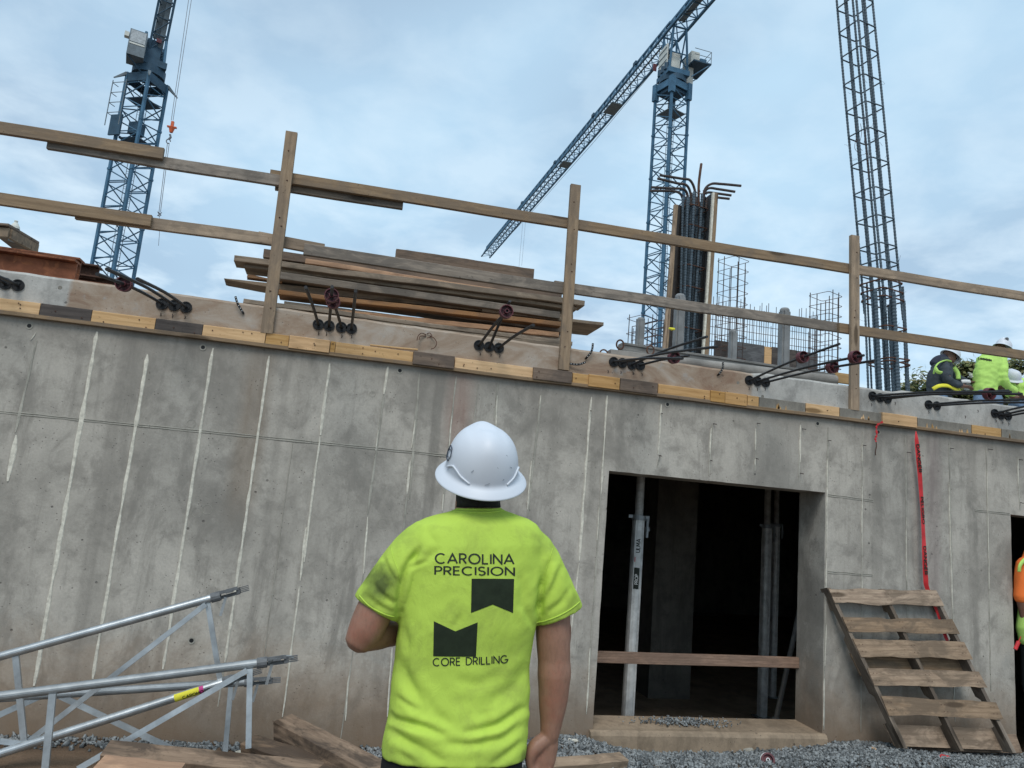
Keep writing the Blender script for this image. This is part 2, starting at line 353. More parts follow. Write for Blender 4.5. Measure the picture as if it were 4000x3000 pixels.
def board_mesh(Ln, t, h, rough=.002, seg=None, chip=0, bev=.003):
    """length along X, thickness t along Y, height h along Z, slightly uneven edges"""
    seg = seg or max(2, min(24, int(Ln/.12)))
    vs = []; fs = []; r0 = random.random()*100
    for i in range(seg+1):
        x = -Ln/2 + Ln*i/seg
        wz = noise.noise(V((x*1.3+r0, 0, 0)))*rough*2; wy = noise.noise(V((x*1.3, r0, 5)))*rough*1.5
        ct = noise.noise(V((x*9+r0, 3, 0)))*chip; cbm = noise.noise(V((x*8, 9, r0)))*chip
        a, b = t/2, h/2; v = min(bev, a*.4, b*.4)
        ring = [(-a+v, -b), (a-v, -b), (a, -b+v), (a, b-v), (a-v, b), (-a+v, b), (-a, b-v), (-a, -b+v)]
        for (yy, zz) in ring: vs.append((x + (random.uniform(-1, 1)*chip*.4 if i in (0, seg) else 0), yy+wy, zz+wz+(ct if zz > 0 else cbm)))
    for i in range(seg):
        for j in range(8):
            a = i*8+j; b = i*8+(j+1) % 8; fs.append((a, b, b+8, a+8))
    fs.append(tuple(range(7, -1, -1))); fs.append(tuple(seg*8+j for j in range(8)))
    me = pymesh(vs, fs); bm = bmesh.new(); bm.from_mesh(me); bmesh.ops.recalc_face_normals(bm, faces=bm.faces); bm.to_mesh(me); bm.free()
    return me
def board(name, p0, p1, h, t, mat, parent=None, up=(0, 0, 1), rough=.002, chip=0, label=None, seg=None):
    M, Ln = frame(V(p0), V(p1), V(up)); return link(name, board_mesh(Ln, t, h, rough, seg, chip), mat, parent, M, label=label)
class MB:
    """collects shapes into one mesh"""
    def __init__(s): s.v = []; s.f = []
    def box(s, c, d, M=None):
        n = len(s.v); M = M or Matrix()
        for i in range(8):
            p = V((c[0]+d[0]/2*(1 if i & 1 else -1), c[1]+d[1]/2*(1 if i & 2 else -1), c[2]+d[2]/2*(1 if i & 4 else -1))); s.v.append(M @ p)
        for f in ((0, 2, 3, 1), (4, 5, 7, 6), (0, 1, 5, 4), (2, 6, 7, 3), (0, 4, 6, 2), (1, 3, 7, 5)): s.f.append(tuple(n+i for i in f))
        return s
    def bar(s, p0, p1, r, n=6, r1=None, cap=True): return s.path([p0, p1], r, n, r1=r1, cap=cap)
    def path(s, pts, r, n=6, r1=None, cap=True, closed=False, flat=1.0, up=None):
        pts = [V(p) for p in pts]; k0 = len(s.v); m = len(pts)
        prev = None
        for i, p in enumerate(pts):
            if closed: t = pts[(i+1) % m]-pts[i-1]
            else: t = pts[min(i+1, m-1)]-pts[max(i-1, 0)]
            t = t.normalized() if t.length > 1e-9 else V((0, 0, 1))
            if prev is None:
                a = up or (V((0, 0, 1)) if abs(t.z) < .9 else V((1, 0, 0))); u = (a - t*a.dot(t)).normalized()
            else:
                u = prev - t*prev.dot(t); u = u.normalized() if u.length > 1e-6 else t.orthogonal().normalized()
            prev = u; w_ = t.cross(u)
            rr = r[i] if hasattr(r, '__len__') else (r if r1 is None else r+(r1-r)*i/(m-1))
            for j in range(n):
                an = 2*PI*(j+.5)/n; s.v.append(p + u*math.cos(an)*rr + w_*math.sin(an)*rr*flat)
        for i in range(m if closed else m-1):
            for j in range(n):
                a = k0+i*n+j; b = k0+i*n+(j+1) % n; i2 = ((i+1) % m)
                c = k0+i2*n+(j+1) % n; d = k0+i2*n+j; s.f.append((a, b, c, d))
        if cap and not closed:
            s.f.append(tuple(k0+j for j in range(n-1, -1, -1))); s.f.append(tuple(k0+(m-1)*n+j for j in range(n)))
        return s
    def tube(s, p0, p1, r, ri, n=20):
        p0, p1 = V(p0), V(p1); t = (p1-p0).normalized(); u = t.orthogonal().normalized(); w_ = t.cross(u); k = len(s.v)
        for p, rr in ((p0, r), (p1, r), (p1, ri), (p0, ri)):
            for j in range(n): an = 2*PI*j/n; s.v.append(p+u*math.cos(an)*rr+w_*math.sin(an)*rr)
        for a in range(4):
            b = (a+1) % 4
            for j in range(n): s.f.append((k+a*n+j, k+a*n+(j+1) % n, k+b*n+(j+1) % n, k+b*n+j))
        return s
    def disc(s, c, nrm, r, n=20):
        c = V(c); t = V(nrm).normalized(); u = t.orthogonal().normalized(); w_ = t.cross(u); k = len(s.v)
        for j in range(n): an = 2*PI*j/n; s.v.append(c+u*math.cos(an)*r+w_*math.sin(an)*r)
        s.f.append(tuple(range(k, k+n))); return s
    def mesh(s):
        me = pymesh(s.v, s.f); bm = bmesh.new(); bm.from_mesh(me); bmesh.ops.recalc_face_normals(bm, faces=bm.faces); bm.to_mesh(me); bm.free(); return me
    def build(s, name, mat, parent=None, smooth=False, **k):
        """world-space vertices; origin moved to the middle of the piece"""
        c = V((0, 0, 0))
        for v in s.v: c += V(v)
        c /= max(1, len(s.v)); 
        if k.pop('keep', False): c = V((0, 0, 0))
        s.v = [V(v)-c for v in s.v]
        return link(name, s.mesh(), mat, parent, Matrix.Translation(c), smooth, **k)
def smooth_path(pts, sub=6):
    pts = [V(p) for p in pts]; out = []
    for i in range(len(pts)-1):
        p0 = pts[max(i-1, 0)]; p1 = pts[i]; p2 = pts[i+1]; p3 = pts[min(i+2, len(pts)-1)]
        for k in range(sub):
            t = k/sub; out.append(.5*((2*p1)+(p2-p0)*t+(2*p0-5*p1+4*p2-p3)*t*t+(3*p1-p0-3*p2+p3)*t**3))
    out.append(pts[-1]); return out
def evalmesh(me, mods):
    o = bpy.data.objects.new('tmp', me); C.objects.link(o)
    for t, k in mods:
        m = o.modifiers.new(t, t)
        for a, b in k.items(): setattr(m, a, b)
    dg = bpy.context.evaluated_depsgraph_get(); r = bpy.data.meshes.new_from_object(o.evaluated_get(dg)); bpy.data.objects.remove(o); return r
# ------------------------------------------------------------------ ground
WY = 5.8; LZ = CAMZ+1.10; ST = CAMZ+1.365; SB = CAMZ+1.055
def ground_h(x, y):
    n = noise.noise(V((x*.35, y*.35, 0)))*.05+noise.noise(V((x*1.7, y*1.7, 3)))*.02
    u_ = max(0, min(1, (5.78-y)/.75)); h = -.07+n*.7+.14*u_*u_*(3-2*u_)
    if y < 6.3:
        # the gravel banks up against the wall in places
        for (cx, cy, rx, ry, hh) in [(1.95, 5.65, .42, .3, .13), (4.6, 5.7, .7, .4, .08), (-1.6, 5.7, 1.2, .35, .05), (6.4, 5.6, 1.0, .5, .03)]:
            d = ((x-cx)/rx)**2+((y-cy)/ry)**2; h += hh*math.exp(-d)
    return h
vs = []; fs = []
gx = [-400, -120, -40, -20, -12]+[-8+.16*i for i in range(126)]+[13, 16, 25, 60, 150, 400]
gy = [-300, -80, -20, -6]+[-2+.5*i for i in range(9)]+[2.6+.14*i for i in range(23)]+[5.80, 5.95, 8, 12, 16.9, 18.2, 20, 40, 90, 200, 600, 1500]
for y in gy:
    for x in gx: vs.append((x, y, (ground_h(x, y) if y < 5.85 else -1.2) if abs(x) < 12.5 and -6 < y < 17 else -.14))
nx = len(gx)
for j in range(len(gy)-1):
    for i in range(nx-1): a = j*nx+i; fs.append((a, a+1, a+1+nx, a+nx))
prop(link('ground', pymesh(vs, fs), M_DIRT, smooth=True), kind='structure')

# loose grey gravel: small angular stones lying on the ground
def stone_cloud(pts, smin, smax, name, label, mat):
    n = len(pts); base = np.array([(1, 0, 0), (-1, 0, 0), (0, 1, 0), (0, -1, 0), (0, 0, 1), (0, 0, -1)], float)
    f = np.array([(0, 2, 4), (2, 1, 4), (1, 3, 4), (3, 0, 4), (2, 0, 5), (1, 2, 5), (3, 1, 5), (0, 3, 5)])
    s = np.random.uniform(smin, smax, (n, 1, 1))*np.random.uniform(.55, 1.25, (n, 6, 1))
    asp = np.random.uniform(.5, 1.0, (n, 1, 3))
    q = np.random.normal(size=(n, 4)); q /= np.linalg.norm(q, axis=1)[:, None]; a, b, c, d = q.T
    Rm = np.stack([1-2*(c*c+d*d), 2*(b*c-a*d), 2*(b*d+a*c), 2*(b*c+a*d), 1-2*(b*b+d*d), 2*(c*d-a*b), 2*(b*d-a*c), 2*(c*d+a*b), 1-2*(b*b+c*c)], 1).reshape(n, 3, 3)
    v = (base[None]+np.random.normal(0, .28, (n, 6, 3)))*asp*s; v = np.einsum('nij,nkj->nki', Rm, v)+np.array(pts)[:, None, :]
    fc = (f[None]+6*np.arange(n)[:, None, None]).reshape(-1, 3)
    me = bpy.data.meshes.new(name); me.vertices.add(n*6); me.vertices.foreach_set('co', v.reshape(-1))
    me.loops.add(len(fc)*3); me.loops.foreach_set('vertex_index', fc.reshape(-1)); me.polygons.add(len(fc)); me.polygons.foreach_set('loop_start', np.arange(0, len(fc)*3, 3)); me.update(calc_edges=True)
    o = link(name, me, mat); return prop(o, label, 'gravel', kind='stuff')
pts = []
while len(pts) < 34000:
    x = random.uniform(-.2, 8.2); y = WY-.005-abs(random.gauss(0, .75))
    if y < 3.9: continue
    if x < 1.2 and random.random() < .5: continue
    pts.append((x, y, ground_h(x, y)+random.uniform(-.004, .018)))
stone_cloud(pts, .008, .028, 'gravel', 'loose grey crushed stone banked along the foot of the wall', M_GRAVEL)
pts = [(random.uniform(-2.4, .2), WY-.01-abs(random.gauss(0, .16)), 0) for _ in range(900)]
pts = [(x, y, ground_h(x, y)+.01) for x, y, _ in pts]
stone_cloud(pts, .010, .030, 'gravel', 'thin strip of dark loose stone at the wall foot behind the left timbers', M_GRAVEL)
c0 = at(2660, 2812, WY+.17)
pts = []
for _ in range(420):
    x = c0.x+random.gauss(0, .16)+(.15 if random.random() < .3 else 0); y = WY+.2+random.gauss(0, .05)
    if WY+.07 < y < WY+.36 and 2.3 < x < 4.2: pts.append((x, y, 0))
SILLZ = at(2310, 2856, WY).z
pts = [(x, y, SILLZ+.018+(y-WY)*.02+abs(random.gauss(0, .012))) for x, y, _ in pts]
stone_cloud(pts, .008, .019, 'gravel', 'small spill of grey stones lying on the window sill', M_GRAVEL)

# ------------------------------------------------------------------ the cast wall
OX0 = at(2378.7, 1839.5, WY).x; OX1 = 4.28; OZ1 = at(2700, 1871, WY).z; OZ0 = SILLZ
DX0 = at(3955, 2300, WY).x; DZ1 = at(3943, 2010, WY).z; TH = .38
wall = thing('concrete_wall', 'tall grey board marked concrete wall with a big square opening and pale vertical strips', 'wall', (0, WY, 0))
XL, XR = -8.0, 13.0; DX1 = DX0+1.1
def wall_surface():
    """front face with openings as a fine grid whose edges wander a little, plus reveals and back"""
    xs = sorted(set([XL, OX0, OX1, DX0, DX1, XR]+[round(-3.5+.1*i, 3) for i in range(115)])); zs = sorted(set([-1.4, OZ0, OZ1, DZ1, SB-.001]+[round(-.5+.1*i, 3) for i in range(33)]))
    def hole(x, z): return (OX0 < x < OX1 and OZ0 < z < OZ1) or (DX0 < x < DX1 and z < DZ1)
    bm = bmesh.new(); g = {}
    def vv(i, j, y):
        k = (i, j, y)
        if k not in g:
            x, z = xs[i], zs[j]
            j1 = noise.noise(V((x*6, z*6, y)))*.004
            if y == 0: g[k] = bm.verts.new((x+(j1 if i not in (0, len(xs)-1) else 0), WY, z+noise.noise(V((x*7, z*7, 9)))*.004))
            else: g[k] = bm.verts.new((x+(0 if i in (0, len(xs)-1) else j1*.3), WY+TH, z))
        return g[k]
    cells = set()
    for i in range(len(xs)-1):
        for j in range(len(zs)-1):
            if not hole((xs[i]+xs[i+1])/2, (zs[j]+zs[j+1])/2): cells.add((i, j))
    for (i, j) in cells:
        bm.faces.new((vv(i, j, 0), vv(i+1, j, 0), vv(i+1, j+1, 0), vv(i, j+1, 0)))
        bm.faces.new((vv(i, j, 1), vv(i, j+1, 1), vv(i+1, j+1, 1), vv(i+1, j, 1)))
        for (di, dj, a, b) in ((-1, 0, (i, j), (i, j+1)), (1, 0, (i+1, j), (i+1, j+1)), (0, -1, (i, j), (i+1, j)), (0, 1, (i, j+1), (i+1, j+1))):
            if (i+di, j+dj) not in cells: bm.faces.new((vv(*a, 0), vv(*b, 0), vv(*b, 1), vv(*a, 1)))
    return tomesh(bm)
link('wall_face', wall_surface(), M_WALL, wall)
# pale grout strips: (top px, bottom px, width m, colour strength)
STR = [((380, 1296), (133, 2679), .026), ((578, 1385), (361, 2652), .022), ((833, 1360), (637, 2614), .022), ((1052, 1390), (879, 2587), .020), ((1288, 1420), (1252, 1700), .024), ((1250, 1705), (1187, 2195), .017),
       ((1514, 1432), (1500, 1540), .022), ((1196, 2060), (1172, 2270), .017), ((1170, 2290), (1104, 2800), .014), ((1436, 2020), (1420, 2240), .014), ((1622, 1640), (1608, 1750), .012), ((1603, 1800), (1590, 1930), .016), ((1363, 2640), (1348, 2815), .012), ((1532, 2530), (1512, 2800), .012), ((1478, 1680), (1468, 1760), .012),
       ((1765, 1625), (1755, 1740), .012), ((1733, 1930), (1727, 1995), .010), ((1943, 1545), (1936, 1672), .013), ((2112, 1545), (2108, 1580), .010), ((2075, 1800), (2060, 1990), .010),
       ((2310, 1550), (2262, 2190), .018), ((2262, 2200), (2228, 2484), .012), ((2371, 1545), (2347, 1930), .016), ((2341, 1980), (2332, 2110), .009), ((2306, 2530), (2291, 2780), .012),
       ((2583, 1580), (2571, 1776), .018), ((2777, 1672), (2773, 1775), .014), ((2952, 1675), (2950, 1758), .013), ((2950, 1792), (2949, 1818), .012), ((3126, 1660), (3124, 1805), .015),
       ((3232, 1790), (3228, 2160), .011), ((3228, 2180), (3226, 2300), .012), ((3227, 2440), (3221, 2600), .010), ((3219, 2650), (3216, 2835), .009), ((3368, 1730), (3367, 1800), .008), ((3367, 1900), (3367, 2140), .009), ((3366, 2250), (3366, 2310), .012), ((3539, 2020), (3541, 2270), .007),
       ((3706, 1890), (3720, 2380), .009), ((3723, 2420), (3726, 2800), .007), ((3854, 1840), (3864, 2300), .008), ((3975, 1790), (3978, 1900), .010), ((140, 1300), (120, 1330), .012), ((65, 1700), (30, 1880), .030)]
DIM = [((143, 1330), (60, 1690), .02), ((1500, 1545), (1436, 2010), .018), ((1638, 1460), (1600, 1950), .020), ((1590, 1930), (1545, 2400), .015), ((1782, 1470), (1727, 2000), .014), ((1946, 1490), (1930, 1640), .014), ((2114, 1545), (2060, 2020), .018), ((2372, 1545), (2290, 2790), .012),
       ((2580, 1776), (2566, 1830), .012), ((2783, 1660), (2770, 1860), .014), ((2955, 1665), (2949, 1840), .012), ((3128, 1650), (3120, 1880), .013), ((3235, 1670), (3218, 2850), .014), ((3369, 1688), (3366, 2480), .012), ((3537, 1700), (3544, 2480), .014), ((3707, 1725), (3730, 2820), .013), ((3852, 1745), (3870, 2700), .012), ((3974, 1780), (3984, 1990), .012), ((1870, 1500), (1850, 1660), .008), ((1144, 1727), (1025, 2614), .004), ((3366, 2480), (3362, 2860), .004), ((1420, 2240), (1330, 2900), .010), ((879, 2587), (850, 2760), .012), ((2228, 2484), (2180, 2920), .010)]
def strip(p0, p1, wd, mat, nm, proud=.006, lab=None):
    a = at(*p0, WY); b = at(*p1, WY); n = max(3, int((a-b).length/.05)); vs = []; fs = []; r = random.random()*50
    for i in range(n+1):
        p = a.lerp(b, i/n); taper = min(1, .45+i/2, .45+(n-i)/2)
        ww = wd/2*1.25*taper*(.85+.55*noise.noise(V((i*.45, r, 0)))); off = noise.noise(V((i*.3, r, 7)))*.004
        vs += [(p.x-ww+off, WY+.001, p.z), (p.x-ww*.7+off, WY-proud, p.z), (p.x+ww*.7+off, WY-proud*.8, p.z), (p.x+ww+off, WY+.001, p.z)]
    for i in range(n):
        for j in range(3): k = i*4+j; fs.append((k, k+1, k+5, k+4))
    fs += [(0, 3, 2, 1), tuple(n*4+j for j in range(4))]
    c = (a+b)/2; vs = [tuple(V(v)-c) for v in vs]
    link(nm, pymesh(vs, fs), mat, wall, Matrix.Translation(c), label=lab)
for s_ in STR: strip(*s_, M_GROUT, 'grout_strip')
for s_ in DIM: strip(*s_, M_CONC, 'seam_ridge', .004)
# horizontal form joints (double ridge)
for (p0, p1) in [((-60, 1599), (620, 1665)), ((622, 1665), (1255, 1727)), ((1257, 1727), (1790, 1781)), ((3235, 1931), (3411, 1954)), ((3233, 2231), (3409, 2245)), ((3808, 1990), (3944, 2005))]:
    a = at(*p0, WY); b = at(*p1, WY)
    for dz in (0, -.014):
        m = MB(); n = max(4, int((b-a).length/.06)); m.path([V((a.x+(b.x-a.x)*i/n, WY, a.z+(b.z-a.z)*i/n+dz+noise.noise(V((i*.5, dz*90, a.x)))*.003)) for i in range(n+1)], [.0045+.0030*noise.noise(V((i*.7, 1, dz*50))) for i in range(n+1)], 5)
        m.build('form_joint', M_CONC, wall)
# tie holes
for (px, py) in [(115, 1273), (793, 1357), (1562, 1448), (2607, 1580), (3193, 1655), (3430, 1688), (748, 2502), (2543, 2872)]:
    p = at(px, py, WY); m = MB(); m.tube((p.x, WY-.004, p.z), (p.x, WY+.02, p.z), .024, .015, 14); m.build('tie_hole_rim', M_CONC, wall)
    m = MB(); m.disc((p.x, WY-.002, p.z), (0, -1, 0), .0155, 14); m.build('tie_hole', M_RINGB, wall)
# nail stubs sticking out of the seams
for (px, py) in [(2307, 1603), (2584, 1614), (2576, 1778), (2786, 1654), (2775, 1797), (2958, 1652), (2954, 1790), (3134, 1674), (3125, 1847), (3237, 1719), (3372, 1738), (3714, 1750), (3860, 1753), (3981, 1794), (3542, 1765), (3985, 1962)]:
    p = at(px, py, WY); MB().bar((p.x, WY+.01, p.z), (p.x+random.uniform(-.01, .01), WY-.045, p.z-.01), .0035, 5).build('nail_stub', M_REBAR, wall)
# roundel impressions
for (px, py, r) in [(770, 2002, .034), (810, 1990, .034), (748, 1655, .03), (1495, 2045, .035), (2308, 1815, .035), (3457, 1932, .026), (1455, 1540, .022)]:
    p = at(px, py, WY); MB().path([V((p.x+math.cos(a*PI/8)*r, WY, p.z+math.sin(a*PI/8)*r)) for a in range(16)], .0022, 4, closed=True).build('form_mark', M_CONC, wall)
# clay stained sill with a rounded nose
prof = [(-.045, OZ0-.34), (-.045, OZ0-.02), (-.035, OZ0+.003), (-.01, OZ0+.014), (.06, OZ0+.008), (TH, OZ0+.018), (TH, OZ0-.05)]
vs = []; fs = []; xs = [OX0-.03+i*(OX1-OX0+.05)/24 for i in range(25)]
for i, x in enumerate(xs):
    for (y, z) in prof: vs.append((x-3.2, y+noise.noise(V((x*4, z, y)))*.006, z+(noise.noise(V((x*3, y*3, z)))*.006 if y < TH*.9 else 0)))
np_ = len(prof)
for i in range(24):
    for j in range(np_-1): a = i*np_+j; fs.append((a, a+1, a+1+np_, a+np_))
fs += [tuple(range(np_)), tuple(24*np_+j for j in range(np_-1, -1, -1))]
link('sill', pymesh(vs, fs), M_SILL, wall, Matrix.Translation((3.2, WY, 0)))

# ------------------------------------------------------------------ dark room behind the wall
room = thing('basement_room', 'dark unlit basement room seen through the square wall opening', 'room', (3, 10, 0))
FZ = OZ0-.62
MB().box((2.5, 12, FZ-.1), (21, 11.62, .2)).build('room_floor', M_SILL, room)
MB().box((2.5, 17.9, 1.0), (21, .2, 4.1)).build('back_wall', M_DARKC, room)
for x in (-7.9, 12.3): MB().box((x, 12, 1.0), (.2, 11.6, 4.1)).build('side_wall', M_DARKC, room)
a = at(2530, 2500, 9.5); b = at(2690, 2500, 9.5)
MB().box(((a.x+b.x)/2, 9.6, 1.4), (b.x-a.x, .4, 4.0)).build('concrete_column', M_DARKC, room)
M_BAR = wood('striped_brown_board', (.36, .24, .175), (.19, .12, .085), (.13, .09, .07), .4, gscale=1.6)
# bar across the opening
pa = at(2331, 2566, 6.15); pb = at(3112, 2588, 6.15)
g = board('barrier_board', (OX0+.003, 6.15, pa.z), (OX1-.003, 6.15, pb.z), .092, .038, M_BAR, None, rough=.001)
prop(g, 'weathered wooden board fixed level across the dark square opening', 'board')

def shore(xpx0, ypx0, xpx1, ypx1, Y, r, name, label, full=True, grp=None, ymid=None):
    p0 = at(xpx0, ypx0, Y); p1 = at(xpx1, ypx1, Y)
    top = V((p1.x, Y, SB-.01)); d = (p1-p0); bot = V(p0); bot.z = FZ+.01
    if abs(d.x) < .4: x = (p0.x+p1.x)/2; bot.x = x; top.x = x
    t = thing(name, label, 'prop', bot, grp)
    mid = V((bot.x, Y, ymid)) if ymid else bot.lerp(top, .62)
    m = MB(); m.bar(bot, mid, r, 18)
    for k in range(4): an = PI/4+k*PI/2; o = V((math.cos(an), math.sin(an), 0))*r*1.02; m.bar(bot+o, mid+o, r*.13, 6)
    m.build('outer_tube', M_ALU, t)
    m = MB(); m.path([mid+(top-mid)*(i/160) for i in range(161)], [r*.74*(1.0+(.07 if i % 2 else -.07)) for i in range(161)], 16); m.build('threaded_screw', M_ALU, t)
    m = MB(); m.bar(mid, mid+V((0, 0, .045)), r*1.25, 18); m.box(mid+V((-r*1.5, 0, .03)), (.05, .03, .03)); m.box(mid+V((r*1.5, -.01, .02)), (.04, .03, .05)); m.build('locking_nut', M_GALVD, t)
    m = MB(); m.bar(mid+V((r*1.3, -r, .02)), mid+V((r*1.25, -r*1.1, -.16)), .014, 7); m.bar(mid+V((r*1.25, -r*1.1, -.06)), mid+V((r*1.35, -r*1.15, -.10)), .022, 7); m.build('pin_handle', M_GALVD, t)
    MB().box(bot+V((0, 0, .006)), (r*3.4, r*3.4, .012)).build('base_plate', M_GALVD, t)
    return t, bot, mid
SX = at(2462, 2500, 6.75)
t, bot, mid = shore(2462, 2700, 2490, 2020, 6.75, .055, 'steel_shore', 'bright silver screw shore with a white sticker standing left in the opening', ymid=at(2480, 2030, 6.75).z)
# ------------------------------------------------------------------ lettering: simple stroke letters, (x, z) in a unit-high cell
def arc(cx, cy, rx, ry, a0, a1, n=14): return [(cx+rx*math.cos(math.radians(a0+(a1-a0)*i/n)), cy+ry*math.sin(math.radians(a0+(a1-a0)*i/n))) for i in range(n+1)]
GL = {'C': (.86, [arc(.47, .5, .47, .5, 48, 312, 20)]), 'A': (.84, [[(0, 0), (.42, 1), (.84, 0)], [(.16, .32), (.68, .32)]]),
      'R': (.58, [[(0, 0), (0, 1), (.28, 1)]+arc(.28, .74, .26, .26, 85, -85, 10)+[(.06, .48)], [(.27, .48), (.56, 0)]]),
      'O': (1.0, [arc(.5, .5, .48, .5, 0, 360, 24)]), 'L': (.48, [[(0, 1), (0, 0), (.48, 0)]]), 'I': (.04, [[(.02, 0), (.02, 1)]]),
      'N': (.72, [[(0, 0), (0, 1), (.72, 0), (.72, 1)]]), 'P': (.54, [[(0, 0), (0, 1), (.28, 1)]+arc(.28, .73, .26, .27, 85, -85, 10)+[(.06, .46)]]),
      'E': (.5, [[(.5, 1), (0, 1), (0, 0), (.5, 0)], [(.06, .52), (.45, .52)]]), 'S': (.56, [arc(.28, .75, .25, .25, 30, 270, 12)+arc(.28, .25, .26, .25, 88, -150, 12)]),
      'D': (.72, [[(0, .0), (0, 1), (.22, 1)]+arc(.22, .5, .5, .5, 85, -85, 14)+[(.06, 0)]]), 'G': (.92, [arc(.47, .5, .47, .5, 48, 350, 20)+[(.93, .46), (.52, .46)]]),
      'U': (.66, [[(0, 1), (0, .32)]+arc(.33, .33, .33, .33, 182, 358, 10)+[(.66, 1)]]), 'M': (.84, [[(0, 0), (.06, 1), (.42, .25), (.78, 1), (.84, 0)]]), 'K': (.6, [[(0, 0), (0, 1)], [(.58, 1), (.05, .48), (.6, 0)]]),
      'T': (.6, [[(0, 1), (.6, 1)], [(.3, .95), (.3, 0)]]), ' ': (.38, [])}
def text_width(s, gap): return sum(GL[c][0]+gap for c in s)-gap
def text_strokes(s, gap=.2, sw=.1):
    """list of (verts2d, faces, stroke index) ribbons"""
    out = []; x = 0; k = 0
    for c in s:
        w_, st = GL[c]
        for line in st:
            P = []
            for i in range(len(line)-1):
                a = V((*line[i], 0)); b = V((*line[i+1], 0)); n = max(1, int((b-a).length/.12))
                for j in range(n): P.append(a.lerp(b, j/n))
            P.append(V((*line[-1], 0))); closed = (P[0]-P[-1]).length < 1e-6
            vs = []; fs = []
            for i, p in enumerate(P):
                if closed: t0 = (P[i]-P[i-1 if i else -2]); t1 = (P[(i+1) if i < len(P)-1 else 1]-P[i])
                else: t0 = P[i]-P[max(i-1, 0)]; t1 = P[min(i+1, len(P)-1)]-P[i]
                if t0.length < 1e-9: t0 = t1
                if t1.length < 1e-9: t1 = t0
                n0 = V((-t0.y, t0.x, 0)).normalized(); n1 = V((-t1.y, t1.x, 0)).normalized(); m = (n0+n1); 
                m = m.normalized() if m.length > .2 else n0
                s_ = min(1.9, 1/max(.35, m.dot(n0)))
                vs += [(p.x+x+m.x*sw/2*s_, p.y+m.y*sw/2*s_), (p.x+x-m.x*sw/2*s_, p.y-m.y*sw/2*s_)]
            for i in range(len(P)-1): fs.append((2*i, 2*i+1, 2*i+3, 2*i+2))
            out.append((vs, fs, k)); k += 1
        x += w_+gap
    return out
def place_text(name, s, fn, mat, parent, gap=.2, sw=.1, lab=None):
    """fn(u, v, layer) -> world point; u, v in letter heights"""
    vs = []; fs = []
    for (v2, f2, k) in text_strokes(s, gap, sw):
        n = len(vs)
        for (u, v_) in v2: vs.append(fn(u, v_, k % 3))
        fs += [tuple(n+i for i in f) for f in f2]
    c = sum((V(v) for v in vs), V((0, 0, 0)))/len(vs)
    return link(name, pymesh([V(v)-c for v in vs], fs), mat, parent, Matrix.Translation(c), label=lab)

# stickers on the bright shore
cx, cy, R_ = mid.x, 6.75, .0585
zt = at(2480, 2072, 6.7).z; zb = at(2472, 2215, 6.7).z; zc = at(2466, 2300, 6.7).z
def cyl(a, z, dr=0): return V((cx+math.sin(a)*(R_+dr), cy-math.cos(a)*(R_+dr), z))
def wrap_patch(z0, z1, a0, a1, mat, nm, lab=None):
    vs = []; fs = []
    for j in range(5):
        for i in range(7): vs.append(cyl(a0+(a1-a0)*i/6, z0+(z1-z0)*j/4+random.uniform(-.003, .003)*(j in (0, 4))))
    for j in range(4):
        for i in range(6): q = j*7+i; fs.append((q, q+1, q+8, q+7))
    c = V((cx, cy, (z0+z1)/2)); link(nm, pymesh([V(v)-c for v in vs], fs), mat, t, Matrix.Translation(c), label=lab)
wrap_patch(zb, zt, -.75, .25, M_WHITE, 'sticker', 'torn white sticker with black letters'); wrap_patch(zc, zb-.004, -.75, .25, M_INK, 'sticker', 'worn black sticker')
hh = .036
place_text('sticker_lettering', 'ULMA', lambda u, v, k: cyl(-.22-.0+(-(v-.5))*hh/R_, zb+.14+u*hh, .0015+k*.0003), M_INK, t, .22, .2)
place_text('sticker_lettering', 'PROP', lambda u, v, k: cyl(-.22+(-(v-.5))*.028/R_, zc+.045+u*.028, .0015+k*.0003), M_WHITE, t, .2, .2)
MB().path([cyl(-.62, zb+.05+i*.004, .002) for i in range(12)], .004, 5).build('sticker_mark', M_REDTAPE, t)
shore(2982, 2700, 2985, 2350, 8.6, .055, 'steel_shore', 'dim screw shore deep in the room, left one of the pair seen near the right jamb', grp=None, ymid=at(2982, 2062, 8.6).z)
shore(3018, 2700, 3022, 2350, 9.6, .05, 'steel_shore', 'dim screw shore deep in the room, right and farther one of the pair near the right jamb', ymid=at(3020, 2056, 9.6).z)
p0 = at(3030, 2815, 7.4); p1 = at(3116, 2420, 7.0); p1 = p1+(p1-p0)*.25
tt = thing('diagonal_brace', 'dim grey pipe brace leaning diagonally beside the right jamb inside the room', 'pipe', p0)
MB().bar(p0, p1, .026, 12).build('pipe', M_GALVD, tt); MB().bar(p0+V((0, 0, -.02)), p0+V((0, 0, .03)), .04, 10).build('foot', M_GALVD, tt)

# ------------------------------------------------------------------ slab edge
slab = thing('concrete_slab', 'thick floor slab on top of the wall, part tan stained and part pale grey, with tendon pockets', 'floor slab', (0, WY, ST))
vs = []; fs = []; n = 220
for i in range(n+1):
    x = -9+22*i/n; e = noise.noise(V((x*5, 1, 0)))*.008+noise.noise(V((x*23, 1, 0)))*.004+(.010 if x > 3.5 else 0)+(.022 if x > 5 else 0)
    vs += [(x, WY-.001+noise.noise(V((x*3, 0, 4)))*.003, SB), (x, WY-.001, (SB+ST)/2), (x, WY+noise.noise(V((x*9, 0, 0)))*.004, ST-.02+e), (x, WY+.02, ST+e), (x, WY+14, ST+.0), (x, WY+14, SB)]
for i in range(n):
    for j in range(6): a = i*6+j; b = i*6+(j+1) % 6; fs.append((a, b, b+6, a+6))
link('slab_edge', pymesh(vs, fs), M_SLAB, slab)
